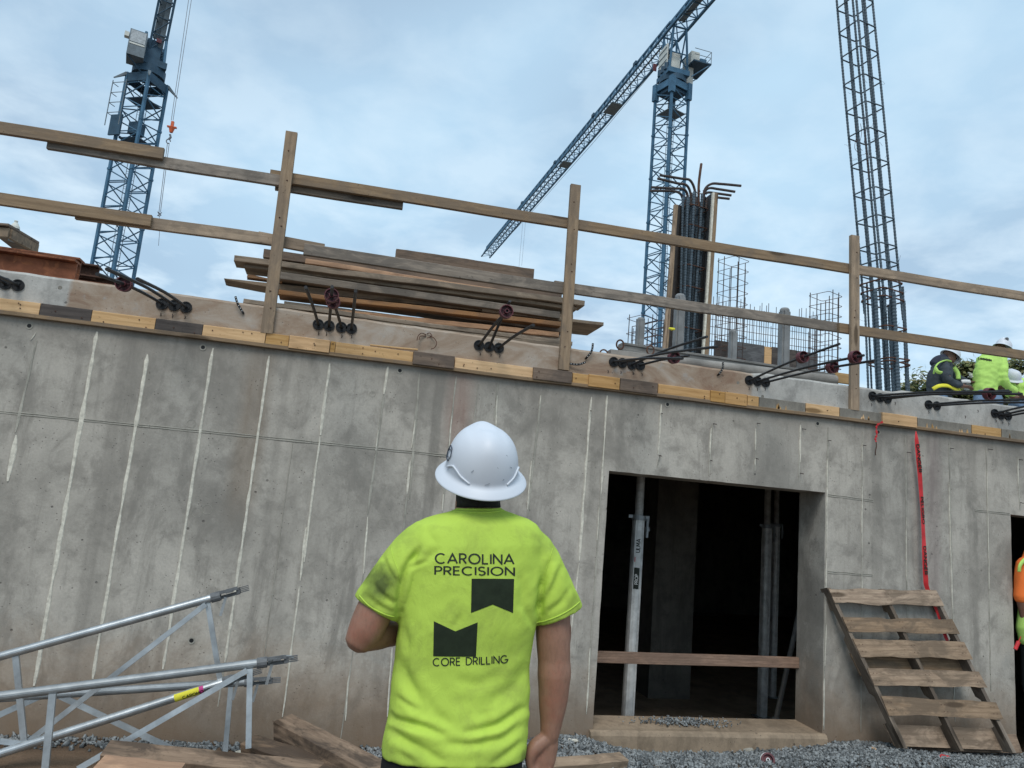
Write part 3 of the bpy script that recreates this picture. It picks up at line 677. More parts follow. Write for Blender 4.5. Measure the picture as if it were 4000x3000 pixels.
# tendon pockets and tendons
rx = lambda x, y: (x, y)
Z1 = lambda x, y: (x/1.8433, 1000+y/1.8433); Z2 = lambda x, y: (800+x/1.3825, 400+y/1.3825); Z4 = lambda x, y: (2200+x/1.8433, 1300+y/1.8433); Z5 = lambda x, y: (3000+x/2.212, 1400+y/2.212); ZB = lambda x, y: (2400+x/1.27625, 500+y/1.27625)
Z3 = lambda x, y: (1800+x/1.1852, y/1.1852); Z7 = lambda x, y: (3300+x/3.16, 1200+y/3.16); Z6 = lambda x, y: (2450+x/1.9517, 600+y/1.9517); Z9 = lambda x, y: (x/4.148, 850+y/4.148)
POCK = [(Z1(40, 200), (-120, 1020), None), (Z1(130, 212), (-60, 1060), None),
        (Z1(1168, 347), Z1(700, 130), Z1(902, 158)), (Z1(1255, 357), Z1(770, 95), None), (Z1(1340, 370), Z1(990, 165), None),
        (Z2(613, 1200), Z2(545, 998), None), (Z2(671, 1207), Z2(688, 995), Z2(684, 1045)), (Z2(737, 1215), Z2(685, 1055), Z2(692, 1080)), (Z2(792, 1222), Z2(815, 1018), None),
        (Z2(1480, 1312), Z2(1630, 1128), Z2(1655, 1133)), (Z2(1535, 1320), Z2(1648, 1073), None), (Z2(1587, 1327), Z2(1775, 1203), None),
        (Z4(362, 210), Z4(860, 185), None), (Z4(424, 218), Z4(1110, 100), None), (Z4(494, 230), Z4(1035, 28), None), (Z4(553, 235), Z4(905, 165), Z4(797, 182)),
        (Z4(1338, 342), Z4(1990, 80), Z4(1722, 178)), (Z4(1397, 350), Z4(2165, 162), Z4(2100, 175)), (Z4(1455, 358), Z4(2240, 200), Z4(1932, 248)),
        (Z5(900, 325), Z5(2100, 290), None), (Z5(965, 340), Z5(2195, 308), Z5(1905, 297)), (Z5(1030, 350), Z5(2080, 278), None),
        (Z5(1385, 400), (4060, 1560), None), (Z5(1455, 410), (4060, 1572), None), (Z5(1955, 475), (4080, 1575), None), (Z5(2010, 490), (4080, 1590), None), (Z5(2070, 497), (4080, 1604), None)]
CL = ['at the left frame edge', 'at the left frame edge', *['of the three pocket cluster left of the first post']*3, *['of the four pocket cluster below the lumber pile']*4, *['of the three pocket cluster left of the second post']*3,
      *['of the four pocket cluster beside the grey form beams']*4, *['of the three pocket cluster left of the third post']*3, *['of the three pocket cluster below the tall rebar cage']*3, *['of the pair under the kneeling workers']*2, *['of the cluster at the right frame edge']*3]
CLS = ['group at the left frame edge']*2+['trio left of first post']*3+['four below the lumber pile']*4+['trio left of second post']*3+['four beside the form beams']*4+['trio left of third post']*3+['trio below the tall rebar cage']*3+['pair under the workers']*2+['trio at the right frame edge']*3
TL_ = []
ORD = ['left one', 'right one', 'left one', 'middle one', 'right one', 'first from left', 'second from left', 'third from left', 'fourth from left', 'left one', 'middle one', 'right one', 'first from left', 'second from left', 'third from left', 'fourth from left', 'left one', 'middle one', 'right one', 'left one', 'middle one', 'right one', 'left one', 'right one', 'left one', 'middle one', 'right one']
TL_ = ['tendon, %s, in the %s' % (ORD[i], CLS[i]) for i in range(len(ORD))]
def proj(P):
    d = V(P)-CAM; z = d.dot(CF); return (2000+FPX*d.dot(CR)/z, 1500-FPX*d.dot(CU)/z)
for i, (h, tip, disc) in enumerate(POCK):
    H = at(*h, WY)
    r = .043
    m = MB(); m.tube((H.x, WY-.012, H.z), (H.x, WY+.004, H.z), r, r*.84, 20)
    for k in range(3): an = k*2.1+i; m.box((H.x+math.cos(an)*r*.45, WY-.006, H.z+math.sin(an)*r*.45), (.012, .006, .012))
    m.build('pocket_ring', M_RINGB, slab); MB().disc((H.x, WY-.004, H.z), (0, -1, 0), r*.86, 20).build('tendon_pocket', M_RINGB, slab)
    # tendon: find how far out it reaches so that it leaves the edge square
    best = min((abs(at(*tip, WY-l).x-H.x)+abs(at(*tip, WY-l).z-H.z)*.6, l) for l in [.15+.05*q for q in range(75)])
    l = best[1]; T = at(*tip, WY-l)
    tn = thing('tendon', 'black '+TL_[i], 'tendon', (H.x, WY, H.z), 'tendons sticking out of the slab edge')
    sag = V((0, 0, -.012*l)); pts = [V((H.x, WY+.01, H.z)), V((H.x, WY-.03, H.z)), V((H.x, WY, H.z)).lerp(T, .5)+sag*(-1), T]
    m = MB(); m.path(smooth_path(pts, 8), .0112 if h[0] < 2100 else .0098, 7); m.build('strand', M_TENDON, tn)
    if disc:
        # the disc rides on the tendon: point of the tendon nearest to where the photo shows it
        P = smooth_path(pts, 20); q = min(range(len(P)), key=lambda a: (V((*proj(P[a]), 0))-V((*disc, 0))).length if P[a].y < WY-.05 else 1e9)
        q = max(1, min(q, len(P)-2)); ax = (P[q+1]-P[q-1]).normalized(); c = P[q]
        dd = thing('spoked_disc', 'maroon spoked disc on the %s' % TL_[i], 'disc', c, 'maroon discs on the tendons')
        rr = .047
        m = MB(); m.tube(c-ax*.022, c+ax*.022, rr, rr*.88, 26); m.build('rim', M_MAROON, dd)
        m = MB(); m.tube(c-ax*.028, c+ax*.028, rr*.34, .011, 14); m.build('hub', M_MAROON, dd)
        u = ax.orthogonal().normalized(); w2 = ax.cross(u)
        for k in range(5):
            e = u*math.cos(k*2*PI/5)+w2*math.sin(k*2*PI/5); MB().bar(c+e*rr*.3, c+e*rr*.9, .004, 4).build('spoke', M_MAROON, dd)
        m = MB(); m.disc(c-ax*.001, ax, rr*.9, 26); m.build('web', plain('maroon_plastic_web', (.06, .025, .03)) if 'maroon_plastic_web' not in MATS else MATS['maroon_plastic_web'], dd)
# nail scratches under the pockets, spalls
for (px, py) in [Z1(1155, 420), Z1(1240, 430), Z1(1330, 440), Z2(612, 1248), Z2(655, 1250), Z2(738, 1262), Z2(790, 1265), Z2(1485, 1357), Z2(1543, 1363), Z2(1590, 1368), Z4(320, 278), Z4(412, 283), Z4(500, 290), Z4(565, 300), Z4(1335, 400), Z4(1395, 405), Z4(1450, 405), Z5(890, 400), Z5(1385, 465), Z5(1965, 540), Z5(2020, 555), Z5(2075, 565), Z5(1095, 385), Z5(1810, 455), Z5(1700, 505)]:
    p = at(px, py, WY); MB().path([p+V((0, -.002, .012)), p+V((.006, -.008, 0)), p+V((.002, -.003, -.014))], .0028, 4).build('wire_stub', M_REBAR, slab)
for (px, py) in [Z1(433, 228), Z4(1258, 360), Z4(1435, 458), Z5(1500, 400)]:
    p = at(px, py, WY); m = MB(); m.disc((p.x, WY-.0015, p.z), (0, -1, 0), .015, 7); m.build('spall', M_CEM, slab)
# perforated black strap ends and bent wires on the slab edge
def strap(pts, lab):
    t_ = thing('plastic_strap', lab, 'strap', at(*pts[-1], WY), 'black perforated straps on the slab edge')
    P = [at(*p, WY-.02-.05*(len(pts)-1-i)/len(pts)) for i, p in enumerate(pts)]; P.append(V((P[-1].x, WY+.005, P[-1].z)))
    m = MB(); m.path(smooth_path(P, 5), .012, 4, flat=.25); m.build('band', M_RINGB, t_)
    for a in range(1, len(P)-1):
        for f in (.2, .5, .8):
            p = P[a-1].lerp(P[a], f); m = MB(); m.disc(p+V((0, -.006, 0)), (0, -1, 0), .0035, 8); m.build('eyelet', M_WHITE, t_)
strap([Z1(1695, 290), Z1(1712, 345), Z1(1750, 408)], 'black perforated strap standing up from the edge left of the first post')
strap([Z4(214, 75), Z4(205, 130), Z4(168, 180)], 'black perforated strap curling up right of the second post')
strap([Z4(162, 210), Z4(110, 228), Z4(42, 222)], 'black strap lying almost level beside the foot of the second post')
strap([Z4(1150, 212), Z4(1148, 255), Z4(1120, 300)], 'black hook shaped strap hanging on the edge between second and third post')
t_ = thing('bent_wires', 'tuft of bent tie wires sticking out of a hole in the tan slab edge', 'wire', at(*Z2(1195, 1255), WY))
for pts in [[(1195, 1255), (1170, 1246), (1152, 1262), (1146, 1285)], [(1200, 1250), (1215, 1245), (1225, 1265), (1200, 1272)], [(1215, 1260), (1240, 1275), (1252, 1300), (1240, 1325), (1222, 1332)], [(1195, 1262), (1165, 1262), (1158, 1280)]]:
    P = [at(*Z2(*p), WY-.004-.02*k) for k, p in enumerate(pts)]; MB().path(smooth_path(P, 5), .0035, 5).build('wire', M_REBARR, t_)

# ------------------------------------------------------------------ ledger of short boards under the slab edge
led = thing('timber_ledger', 'long ledger of short light and dark boards nailed along the slab edge', 'ledger', (0, WY-.06, LZ))
segs = [(-200, 151, 'p', 0), (152, 353, 'd', .004), (354, 603, 'p', 0), (604, 788, 'd', .002), (789, 1034, 'p', 0), (1036, 1126, 'p', .001), (1127, 1286, 'o', .016), (1288, 1308, 'p', 0), (1309, 1612, 'p', 0), (1613, 1774, 'g', .018), (1776, 2081, 'p', .0),
        (2083, 2235, 'g', .018), (2237, 2299, 'p', 0), (2300, 2421, 'o', .014), (2423, 2569, 'g', .016), (2571, 2774, 'o', .003), (2776, 2832, 'o', .012), (2833, 2918, 'o', .012), (2920, 2964, 'p', 0), (2966, 3146, 'c', 0), (3148, 3279, 'p', .004), (3281, 3446, 'c', 0), (3448, 3583, 'q', .016),
        (3585, 3795, 'c', 0), (3797, 3912, 'p', .002), (3914, 4200, 'c', 0)]
mm = dict(p=M_PINE, d=M_DARKW, o=M_PINEO, g=M_GREYW, c=M_CEM, q=M_PINEO)
def ledge_xy(px): return 1183+px*(1457-1183)/2300 if px < 2300 else 1457+(px-2300)*(1689-1457)/1700
for (a, b, k, pr) in segs:
    y = WY-.038-pr; pa = at(a, ledge_xy(a)+28, y); pb = at(b, ledge_xy(b)+28, y)
    o = board('board', (pa.x+.001, y-.0+.019+pr*.5, LZ), (pb.x-.001, y+.019+pr*.5, LZ), .095+random.uniform(-.003, .003)+(.006 if pr > .01 else 0), .036+pr, mm[k], led, rough=.001)
    if k in 'c':
        for _ in range(int((b-a)/28)):   # bare wood tongues left in the cement smear
            x = random.uniform(pa.x+.03, pb.x-.03); h_ = random.uniform(.02, .065); w2 = random.uniform(.006, .014); z0 = LZ-.046
            link('bare_wood_patch', pymesh([(x-w2-x, 0, 0), (w2, 0, 0), (w2*.8, 0, h_*.5), (0, 0, h_), (-w2*.7, 0, h_*.6)], [(0, 1, 2, 3, 4)]), M_PINE, led, Matrix.Translation((x, y-.002, z0)))
    else:
        for _ in range(max(1, int((b-a)/70))):
            x = random.uniform(pa.x+.02, pb.x-.02); z = LZ+random.uniform(-.03, .03); MB().bar((x, y-.005-pr*0, z), (x, y+.004, z), .0045, 6).build('nail', M_REBARR, led)
board('backing_board', (-9, WY-.022, LZ-.050), (12.5, WY-.022, LZ-.050), .030, .040, M_RAIL, led, rough=.003, seg=60)
# a splinter lying on the ledger
s = board('splinter', at(*Z2(893, 1311), WY-.03), at(*Z2(1150, 1334), WY-.03), .012, .02, M_PINE, led, chip=.004)

# ------------------------------------------------------------------ guard rail
gr = thing('guard_rail', 'weathered two rail timber guard rail on three posts above the wall', 'guard rail', (1.8, WY, ST))
for (tx, ty, bx, by) in [(1140, 518, 1042, 1303), (2248, 724, 2201, 1446), (3337, 922, 3336, 1603)]:
    a = at(tx, ty, WY-.02); b = at(bx, by, WY-.02)
    o = board('post', V((b.x, WY-.021, b.z)), V((a.x, WY-.021, a.z)), .090, .040, M_RAIL, gr, up=(1, 0, 0), rough=.002)
    for f in (.12, .2, .52, .56, .75, .9):
        x = b.lerp(a, f); MB().bar((x.x+random.uniform(-.02, .02), WY-.046, x.z), (x.x, WY-.035, x.z), .004, 6).build('nail', M_REBARR, gr)
def rail(x0, y0, x1, y1, Y, mat=M_RAIL, h=.09, dz=0, chip=0):
    a = at(x0, y0, Y); b = at(x1, y1, Y); board('rail', a+V((0, .019, dz-h/2)), b+V((0, .019, dz-h/2)), h, .038, mat, gr, rough=.003, chip=chip)
# (pixel positions are those of the top front edge)
rail(-260, 430, 641, 577, WY-.037, M_RAIL)
rail(190, 530, 1122, 682, WY+.002, M_RAILG, dz=-.012)
rail(1057, 660, 3325, 1031, WY+.002, M_RAIL)
rail(1080, 690, 1578, 768, WY+.042, M_RAILG, dz=-.018)
rail(3290, 1024, 4300, 1188, WY+.040, M_RAIL)
rail(-260, 712, 593, 839, WY-.037, M_RAIL)
rail(300, 806, 1100, 916, WY+.002, M_RAIL, dz=-.004)
rail(1010, 905, 1268, 954, WY+.044, M_RAIL, dz=.004)
rail(1190, 950, 2206, 1106, WY+.004, M_RAILG, h=.092)
rail(2168, 1096, 3322, 1266, WY+.044, M_RAILG)
rail(3280, 1260, 4300, 1414, WY+.004, M_RAIL)

# ------------------------------------------------------------------ lumber pile
PB = [  # zoom coordinates of the top front edge (x0, y0, x1, y1), height m, depth m, y of the front face, material, label
 (1035, 788, 1780, 900, .145, .04, 6.62, M_GREYW, 'short grey brown plank standing on edge on top of the lumber pile'),
 (320, 792, 1930, 1018, .075, .14, 6.45, M_GREYW, 'long dark board directly under the topmost plank of the pile'),
 (545, 843, 1925, 1062, .042, .24, 6.40, M_PILEO, 'long bright orange board high in the lumber pile'),
 (160, 825, 2053, 1068, .050, .20, 6.30, M_PILE, 'long grey board reaching out at both ends above the split board'),
 (215, 868, 2010, 1101, .034, .22, 6.34, M_PILE, 'thin grey board just below the long grey board of the pile'),
 (400, 912, 1920, 1130, .062, .20, 6.28, M_RAILG, 'silvery grey thick board in the middle of the pile'),
 (125, 952, 1990, 1148, .050, .22, 6.36, M_PILE, 'grey board with a splintered broken left end'),
 (400, 1010, 1925, 1185, .040, .20, 6.27, M_PILEO, 'pale orange board below the silvery middle board'),
 (560, 1020, 1940, 1210, .055, .18, 6.36, M_GREYW, 'shadowed dark brown board in the lower half of the pile'),
 (210, 1058, 1985, 1292, .036, .20, 6.20, M_PILE, 'low grey board whose left end pokes out past the first post'),
 (640, 1110, 1915, 1240, .045, .20, 6.30, M_PILEO, 'orange tan board near the bottom of the pile'),
 (430, 1072, 1925, 1262, .045, .20, 6.33, M_PILE, 'plain board between the shadowed board and the orange tan board'),
 (410, 968, 1930, 1168, .05, .22, 6.42, M_RAILG, 'silvery board seen as a thin line under the middle board'),
 (420, 862, 1925, 1082, .05, .22, 6.46, M_GREYW, 'dark board seen between the bright orange board and the long grey one'),
 (430, 1120, 1950, 1275, .05, .22, 6.40, M_PILE, 'board low at the back of the pile above the bottom board'),
 (640, 1160, 1930, 1290, .04, .20, 6.22, M_RAILG, 'silvery board directly above the lowest board of the pile'),
 (500, 1135, 1960, 1262, .05, .22, 6.38, M_GREYW, 'dark board hidden low in the back of the pile'),
 (222, 1094, 1980, 1312, .040, .24, 6.15, M_PILE, 'lowest grey brown board resting right behind the slab edge'),
]
for (x0, y0, x1, y1, h, d, Y, mat, lab) in PB:
    a = at(*Z2(x0, y0), Y); b = at(*Z2(x1, y1), Y)
    o = board('lumber_board', a+V((0, d/2, -h/2)), b+V((0, d/2, -h/2)), h, d, mat, None, rough=.004, chip=.003, seg=26)
    prop(o, lab, 'board', 'boards of the lumber pile on the slab')
    if 'splintered' in lab:
        xm = min(v.co.x for v in o.data.vertices)
        for v in o.data.vertices:
            if v.co.x < xm+.5: f = (v.co.x-xm)/.5; v.co.z = v.co.z*(.12+.88*f**.7)+(1-f)*.022; v.co.x += noise.noise(V((v.co.z*60, v.co.y*9, 0)))*.10*(1-f)
# wide plank sticking out to the right, seen from below
a = at(*Z2(1500, 1108), 6.32); b = at(*Z2(2157, 1183), 6.32)
o = board('lumber_board', a+V((0, .24, -.02)), b+V((0, .24, -.02)), .030, .46, M_PILE, None, rough=.004, chip=.002); prop(o, 'wide flat plank jutting out to the right behind the second post', 'board', 'boards of the lumber pile on the slab')
# broken splinters at the left end
a = at(*Z2(232, 936), 6.40); b = at(*Z2(420, 975), 6.40)
o = board('lumber_board', a, b, .022, .08, M_PILEO, None, rough=.006, chip=.012); prop(o, 'short reddish splintered offcut at the left end of the pile', 'board', 'boards of the lumber pile on the slab')
# two cross bearers carry the pile
for x, l in ((.1, 'left'), (1.9, 'right')):
    a = at(*Z2(900 if l == 'left' else 1700, 1180), 6.4); o = board('cross_bearer', (a.x, 6.2, ST+.045), (a.x, 6.75, ST+.045), .09, .09, M_PILE, None); prop(o, 'square cross bearer lying on the slab under the %s part of the lumber pile' % l, 'bearer', 'bearers under the lumber pile')
# ------------------------------------------------------------------ things standing on the slab
def beam_obj(name, lab, cat, grp, Y, x0, y0, x1, y1, h, d, mat):
    a = at(x0, y0, Y); b = at(x1, y1, Y); t_ = thing(name, lab, cat, (a+b)/2, grp)
    return t_, a+V((0, d/2, -h/2)), b+V((0, d/2, -h/2))
t_, a, b = beam_obj('form_beam', 'grey grooved form beam with two lifting rings lying just above the grey pipe', 'beam', 'form beams lying along the slab edge', 6.15, *Z4(430, 62), *Z4(1955, 288), .10, .12, M_FORMG)
board('beam_body', a, b, .085, .11, M_FORMG, t_, rough=.001)
for dz in (.03, -.03): board('flange', a+V((0, -.062, dz)), b+V((0, -.062, dz)), .022, .014, M_FORMG, t_, rough=.0005)
for q in (Z4(410, 85), Z4(628, 125)):
    p = at(*q, 6.06); MB().path([p+V((math.cos(k*PI/8)*.034, 0, math.sin(k*PI/8)*.042)) for k in range(16)], .008, 7, closed=True).build('lifting_ring', M_RUSTD, t_)
t_, a, b = beam_obj('form_beam', 'grey form beam with one ring lying left and low behind the ringed beam', 'beam', 'form beams lying along the slab edge', 6.0, *Z4(345, 118), *Z4(1250, 226), .08, .1, M_FORMG)
board('beam_body', a, b, .08, .10, M_FORMG, t_, rough=.001)
p = at(*Z4(292, 150), 5.95); MB().path([p+V((math.cos(k*PI/8)*.035, 0, math.sin(k*PI/8)*.035)) for k in range(16)], .007, 7, closed=True).build('lifting_ring', M_RUSTD, t_)
t_, a, b = beam_obj('form_beam', 'farther dark grey form beam running behind the ringed beam to the third post', 'beam', 'form beams lying along the slab edge', 6.5, *Z4(820, 108), *Z4(2040, 300), .10, .10, M_FORMG)
board('beam_body', a, b, .05, .12, M_GREYW, t_, rough=.001)
a = at(*Z4(800, 205), 5.98); b = at(*Z4(1960, 340), 5.98)
t_ = thing('concrete_pipe', 'grey pipe lying along the slab edge below the ringed form beam', 'pipe', (a+b)/2)
m = MB(); m.bar(a, b, .045, 20, cap=False); m.tube(b-(b-a)*.002, b+(b-a)*.0, .045, .038, 20); m.build('pipe_wall', M_FORMG, t_, smooth=False)
p = at(*Z4(2010, 330), 6.25); o = board('scrap_board', p+V((-.15, 0, 0)), p+V((.16, 0, 0)), .10, .04, M_PINE); prop(o, 'short yellow board end behind the right end of the grey pipe', 'board')
# shore posts
for i, (q0, q1, Y, wd, lab) in enumerate([(ZB(132, 955), ZB(132, 1085), 7.6, .085, 'short grey shore post left of the column form'), (ZB(328, 838), ZB(322, 1125), 7.2, .105, 'tall grey shore post in front of the column form'),
        (ZB(592, 1015), ZB(592, 1150), 7.4, .085, 'short grey shore post under the thin rebar cage'), (ZB(849, 908), ZB(845, 1235), 6.7, .10, 'tall grey shore post in front of the rebar mat')]):
    a = at(*q0, Y); t_ = thing('shore_post', lab, 'post', (a.x, Y, ST), 'grey shore posts on the slab')
    m = MB(); m.box((a.x, Y, (ST+a.z)/2-.01), (wd*.55, wd, a.z-ST-.02)); m.box((a.x-wd*.36, Y, (ST+a.z)/2-.01), (wd*.22, wd*.72, a.z-ST-.02)); m.box((a.x+wd*.36, Y, (ST+a.z)/2-.01), (wd*.22, wd*.72, a.z-ST-.02)); m.build('post_body', M_POSTG, t_)
    m = MB(); m.path([(a.x, Y, a.z-.02), (a.x, Y, a.z), (a.x, Y, a.z+.02)], [wd*.52, wd*.52, wd*.38], 10); m.build('post_cap', M_POSTG, t_)
p0 = at(*ZB(272, 998), 7.1); p1 = at(*ZB(300, 1003), 7.1)
t_ = thing('yellow_glove', 'small yellow clamp handle on the tall shore post before the column form', 'handle', p0); MB().path([p0, p0.lerp(p1, .5)+V((0, 0, -.004)), p1], [.010, .016, .013], 8).build('grip', M_YEL, t_)

# ------------------------------------------------------------------ rebar helpers
def bars(parent, pts_list, r, mat, name='bar', n=6, ribs=False):
    for pts in pts_list:
        if ribs:
            P = []; R = []
            for i in range(len(pts)-1):
                a, b = V(pts[i]), V(pts[i+1]); k = max(2, int((b-a).length/.022))
                for j in range(k): P.append(a.lerp(b, j/k)); R.append(r*(1.12 if (len(P) % 2) else .92))
            P.append(V(pts[-1])); R.append(r); MB().path(P, R, n).build(name, mat, parent)
        else: MB().path(pts, r, n).build(name, mat, parent)
def tie(parent, c, ux, uy, hx, hy, r, mat, tilt=0, ch=.2):
    """closed tie with cut corners"""
    P = []
    for sx, sy in ((1, 1), (-1, 1), (-1, -1), (1, -1)):
        k0 = (sx*hx, sy*hy*(1-ch)); k1 = (sx*hx*(1-ch), sy*hy)
        for q in ((k0, k1) if sx*sy > 0 else (k1, k0)): P.append(c+ux*q[0]+uy*q[1]+V((0, 0, tilt*q[0])))
    Q = []
    for i in range(8):
        a, b = P[i], P[(i+1) % 8]; Q += [a, a.lerp(b, .5)]
    # hooked tail
    MB().path(Q, r, 5, closed=True).build('tie', mat, parent)

# tall leaning rebar cage right of the third post
YC = 8.1
base = at(3478, 1515, YC); topc = at(3332, -60, YC)
cage = thing('rebar_cage', 'very tall leaning column cage of dark rebar with ties, right of the third post', 'rebar cage', (base.x, YC, ST))
ax = (topc-base).normalized(); ux = V((math.cos(.16), math.sin(.16), 0)); uy = V((-math.sin(.16), math.cos(.16), 0))
HW, HD = .160, .160
def wxpt(sx, sy, t_): return base.lerp(topc, t_)+ux*sx*HW+uy*sy*HD
bot_t = (ST-base.z)/(topc.z-base.z)
lay = [(-1, 1), (-1, 0), (-1, -1), (0, -1), (1, -1), (1, 0), (1, 1), (0, 1)]
for k in range(8):
    sx, sy = lay[k]; n_ = 10; tb = (at(3400, 1215+(k*37) % 60, YC).z-base.z)/(topc.z-base.z)
    bars(cage, [[wxpt(sx, sy, tb+(1.05-tb)*i/n_)+ux*math.sin(i*.7+k)*.004 for i in range(n_+1)]], .0152, M_REBARB, 'cage_bar', ribs=True)
# dowels rising from the slab, doubled bars
for k, (xb_, xt_, yt_, dY, rr) in enumerate([(3391, 3377, 1150, -.1, .014), (3404, 3386, 1105, .25, .013), (3437, 3418, 1128, -.22, .025), (3459, 3440, 1160, .22, .014), (3471, 3452, 1125, -.02, .024), (3508, 3489, 1140, -.2, .029), (3541, 3526, 1120, -.05, .017), (3549, 3533, 1175, .2, .014), (3486, 3470, 1190, .25, .016), (3424, 3408, 1200, .1, .013)]):
    p1 = at(xt_, yt_, YC+dY); p0 = at(xb_, 1500, YC+dY); p0 = p0+(p1-p0)*((ST-p0.z)/(p1.z-p0.z))
    bars(cage, [[p0, p0.lerp(p1, .5), p1]], rr, M_REBARB, 'dowel', ribs=True, n=8)
    if rr > .023: bars(cage, [[p0+ux*.01+uy*.05, p1+ux*.01+uy*.05+V((0, 0, -.1))]], .018, M_REBARB, 'dowel', ribs=True, n=7)
T0 = [-.035, .0, .055, .10, .165, .175, .215, .225, .26, .335, .40, .465, .535, .60, .665, .73, .80, .865, .935]
zt_px = [1545, 1415, 1400, 1280, 1170, 1140, 1105, 1070, 1030, 965, 860, 755, 645, 535, 435, 335, 230, 135, 40]
for i, ypx in enumerate(zt_px):
    t2 = (at(3400, ypx, YC).z-base.z)/(topc.z-base.z); c = base.lerp(topc, t2); k = 1.10 if ypx > 1090 else 1.0
    tie(cage, c, ux, uy, (HW+.018)*k, (HD+.018)*k, .0105, M_REBARB if ypx < 1090 else M_REBARR, tilt=random.uniform(-.05, .05))
m = MB()
for _ in range(80):   # tie wire tails
    t2 = random.choice([random.uniform(.0, .3), random.uniform(.55, .8)]); sx, sy = random.choice(lay); p = base.lerp(topc, t2)+ux*sx*HW*1.05+uy*sy*HD*1.05
    d1 = V((random.uniform(-1, 1), random.uniform(-1, 1), random.uniform(-1, .6)))*.05
    m.path([p, p+d1, p+d1*1.6+V((0, 0, random.uniform(-.04, .03)))], .0018, 3)
prop(m.build('tie_wires', M_REBARR, cage), kind='stuff')
m = MB()
for _ in range(9):
    t2 = random.uniform(.56, .70); p = base.lerp(topc, t2)+ux*random.uniform(-1, 1)*HW+uy*random.uniform(-1, 1)*HD
    m.path(smooth_path([p, p+V((.02, 0, -.14)), p+V((random.uniform(-.03, .05), 0, -.34)), p+V((random.uniform(-.06, .06), 0, -.40))], 4), .003, 4)
prop(m.build('loose_tie_wires', M_REBARR, cage), kind='stuff')

# ------------------------------------------------------------------ column form: two plywood leaves with a rebar bundle between
YF = 10.6
def F(x, y, Y): return at(*Z6(x, y), Y)
cf = thing('column_form', 'open column form of tall dark plywood leaves with pale edges around a rebar bundle', 'column form', (F(450, 1480, YF).x, YF, ST))
def leaf(x0t, y0t, x1t, y1t, x0b, yb, x1b, Y0, Y1, mat, nm):
    """upright leaf from front edge (x0) to back edge (x1)"""
    a = F(x0t, y0t, Y0); b = F(x1t, y1t, Y1); zt_ = (a.z); base0 = F(x0b, yb, Y0); base1 = F(x1b, yb, Y1)
    P = [V((base0.x, Y0, ST)), V((base1.x, Y1, ST)), V((b.x, Y1, b.z)), V((a.x, Y0, a.z))]
    n = (P[1]-P[0]).cross(P[2]-P[0]).normalized()*.018
    vs = [p+n for p in P]+[p-n for p in P]; c = sum(vs, V((0, 0, 0)))/8
    link(nm, pymesh([v-c for v in vs], [(0, 1, 2, 3), (7, 6, 5, 4), (0, 4, 5, 1), (1, 5, 6, 2), (2, 6, 7, 3), (3, 7, 4, 0)]), mat, cf, Matrix.Translation(c))
leaf(378, 392, 440, 400, 298, 1480, 372, 10.2, 10.75, M_PLYD, 'plywood_leaf')
leaf(652, 302, 560, 372, 580, 1480, 520, 10.2, 10.95, M_PLYG, 'plywood_leaf')
leaf(440, 402, 600, 420, 372, 1480, 540, 10.95, 10.95, M_PLYD, 'plywood_leaf')
def edge(xt, yt, xb, yb, wd, mat, Y=10.14, nm='edge_stud'):
    a = F(xb, yb, Y); b = F(xt, yt, Y); a = a+(b-a)*((ST-a.z)/(b.z-a.z)); board(nm, a, b, wd, .05, mat, cf, up=(1, 0, 0), rough=.002)
edge(366, 392, 282, 1470, .040, M_PALLET); edge(378, 394, 302, 1470, .030, M_RAIL)
edge(656, 300, 579, 1500, .035, M_GROUT); edge(676, 302, 602, 1510, .060, M_RAIL, 10.16)
# bundle of column bars
for k, (xt, xb, yt, Yb, r_) in enumerate([(425, 398, 330, 10.35, .02), (445, 410, 330, 10.55, .018), (462, 425, 335, 10.3, .021), (490, 440, 300, 10.5, .021), (512, 458, 290, 10.3, .022), (545, 478, 310, 10.55, .020), (572, 500, 310, 10.35, .022), (592, 520, 330, 10.55, .02), (535, 470, 330, 10.7, .02), (480, 432, 330, 10.7, .02)]):
    a = F(xb, 1480, Yb); b = F(xt, yt, Yb); a = a+(b-a)*((ST-a.z)/(b.z-a.z)); bars(cf, [[a, a.lerp(b, .5), b]], r_, M_REBARB, 'column_bar', ribs=True, n=8)
for yy in (430, 580, 720, 880, 1040, 1180, 1350):
    xc = 505-(yy-400)*.060; c = F(xc, yy, 10.48); tie(cf, c, V((1, .25, 0)).normalized(), V((-.25, 1, 0)).normalized(), .20, .17, .009, M_REBARR, .02, .2)
# hooked tops
for pts in [[(520, 400), (515, 280), (480, 205), (420, 192), (250, 165)], [(488, 400), (482, 300), (450, 240), (380, 226), (232, 190)], [(455, 400), (460, 320), (430, 272), (350, 266), (185, 257)], [(432, 420), (425, 350), (400, 302), (340, 286), (178, 284)],
            [(575, 400), (590, 280), (640, 232), (720, 232), (868, 246)], [(570, 420), (590, 300), (625, 264), (700, 272), (822, 291)], [(560, 420), (580, 320), (615, 297), (680, 303), (793, 319)], [(600, 420), (612, 345), (640, 328), (700, 336), (780, 345)], [(545, 400), (545, 250), (555, 150), (565, 78)]]:
    P = [F(*p, 10.42+.03*(i % 2)) for i, p in enumerate(pts)]; P = smooth_path(P, 7); MB().path(P, .021, 8).build('hooked_bar', M_REBAR if pts[-1][1] != 78 else M_RUSTD, cf)
# jumble of tie ends at the column head
m = MB()
for _ in range(40):
    p = F(random.uniform(420, 600), random.uniform(290, 400), 10.4); m.path([p, p+V((random.uniform(-.05, .05), 0, random.uniform(-.05, .05)))], .005, 4)
prop(m.build('tie_wires', M_REBARR, cf), kind='stuff')

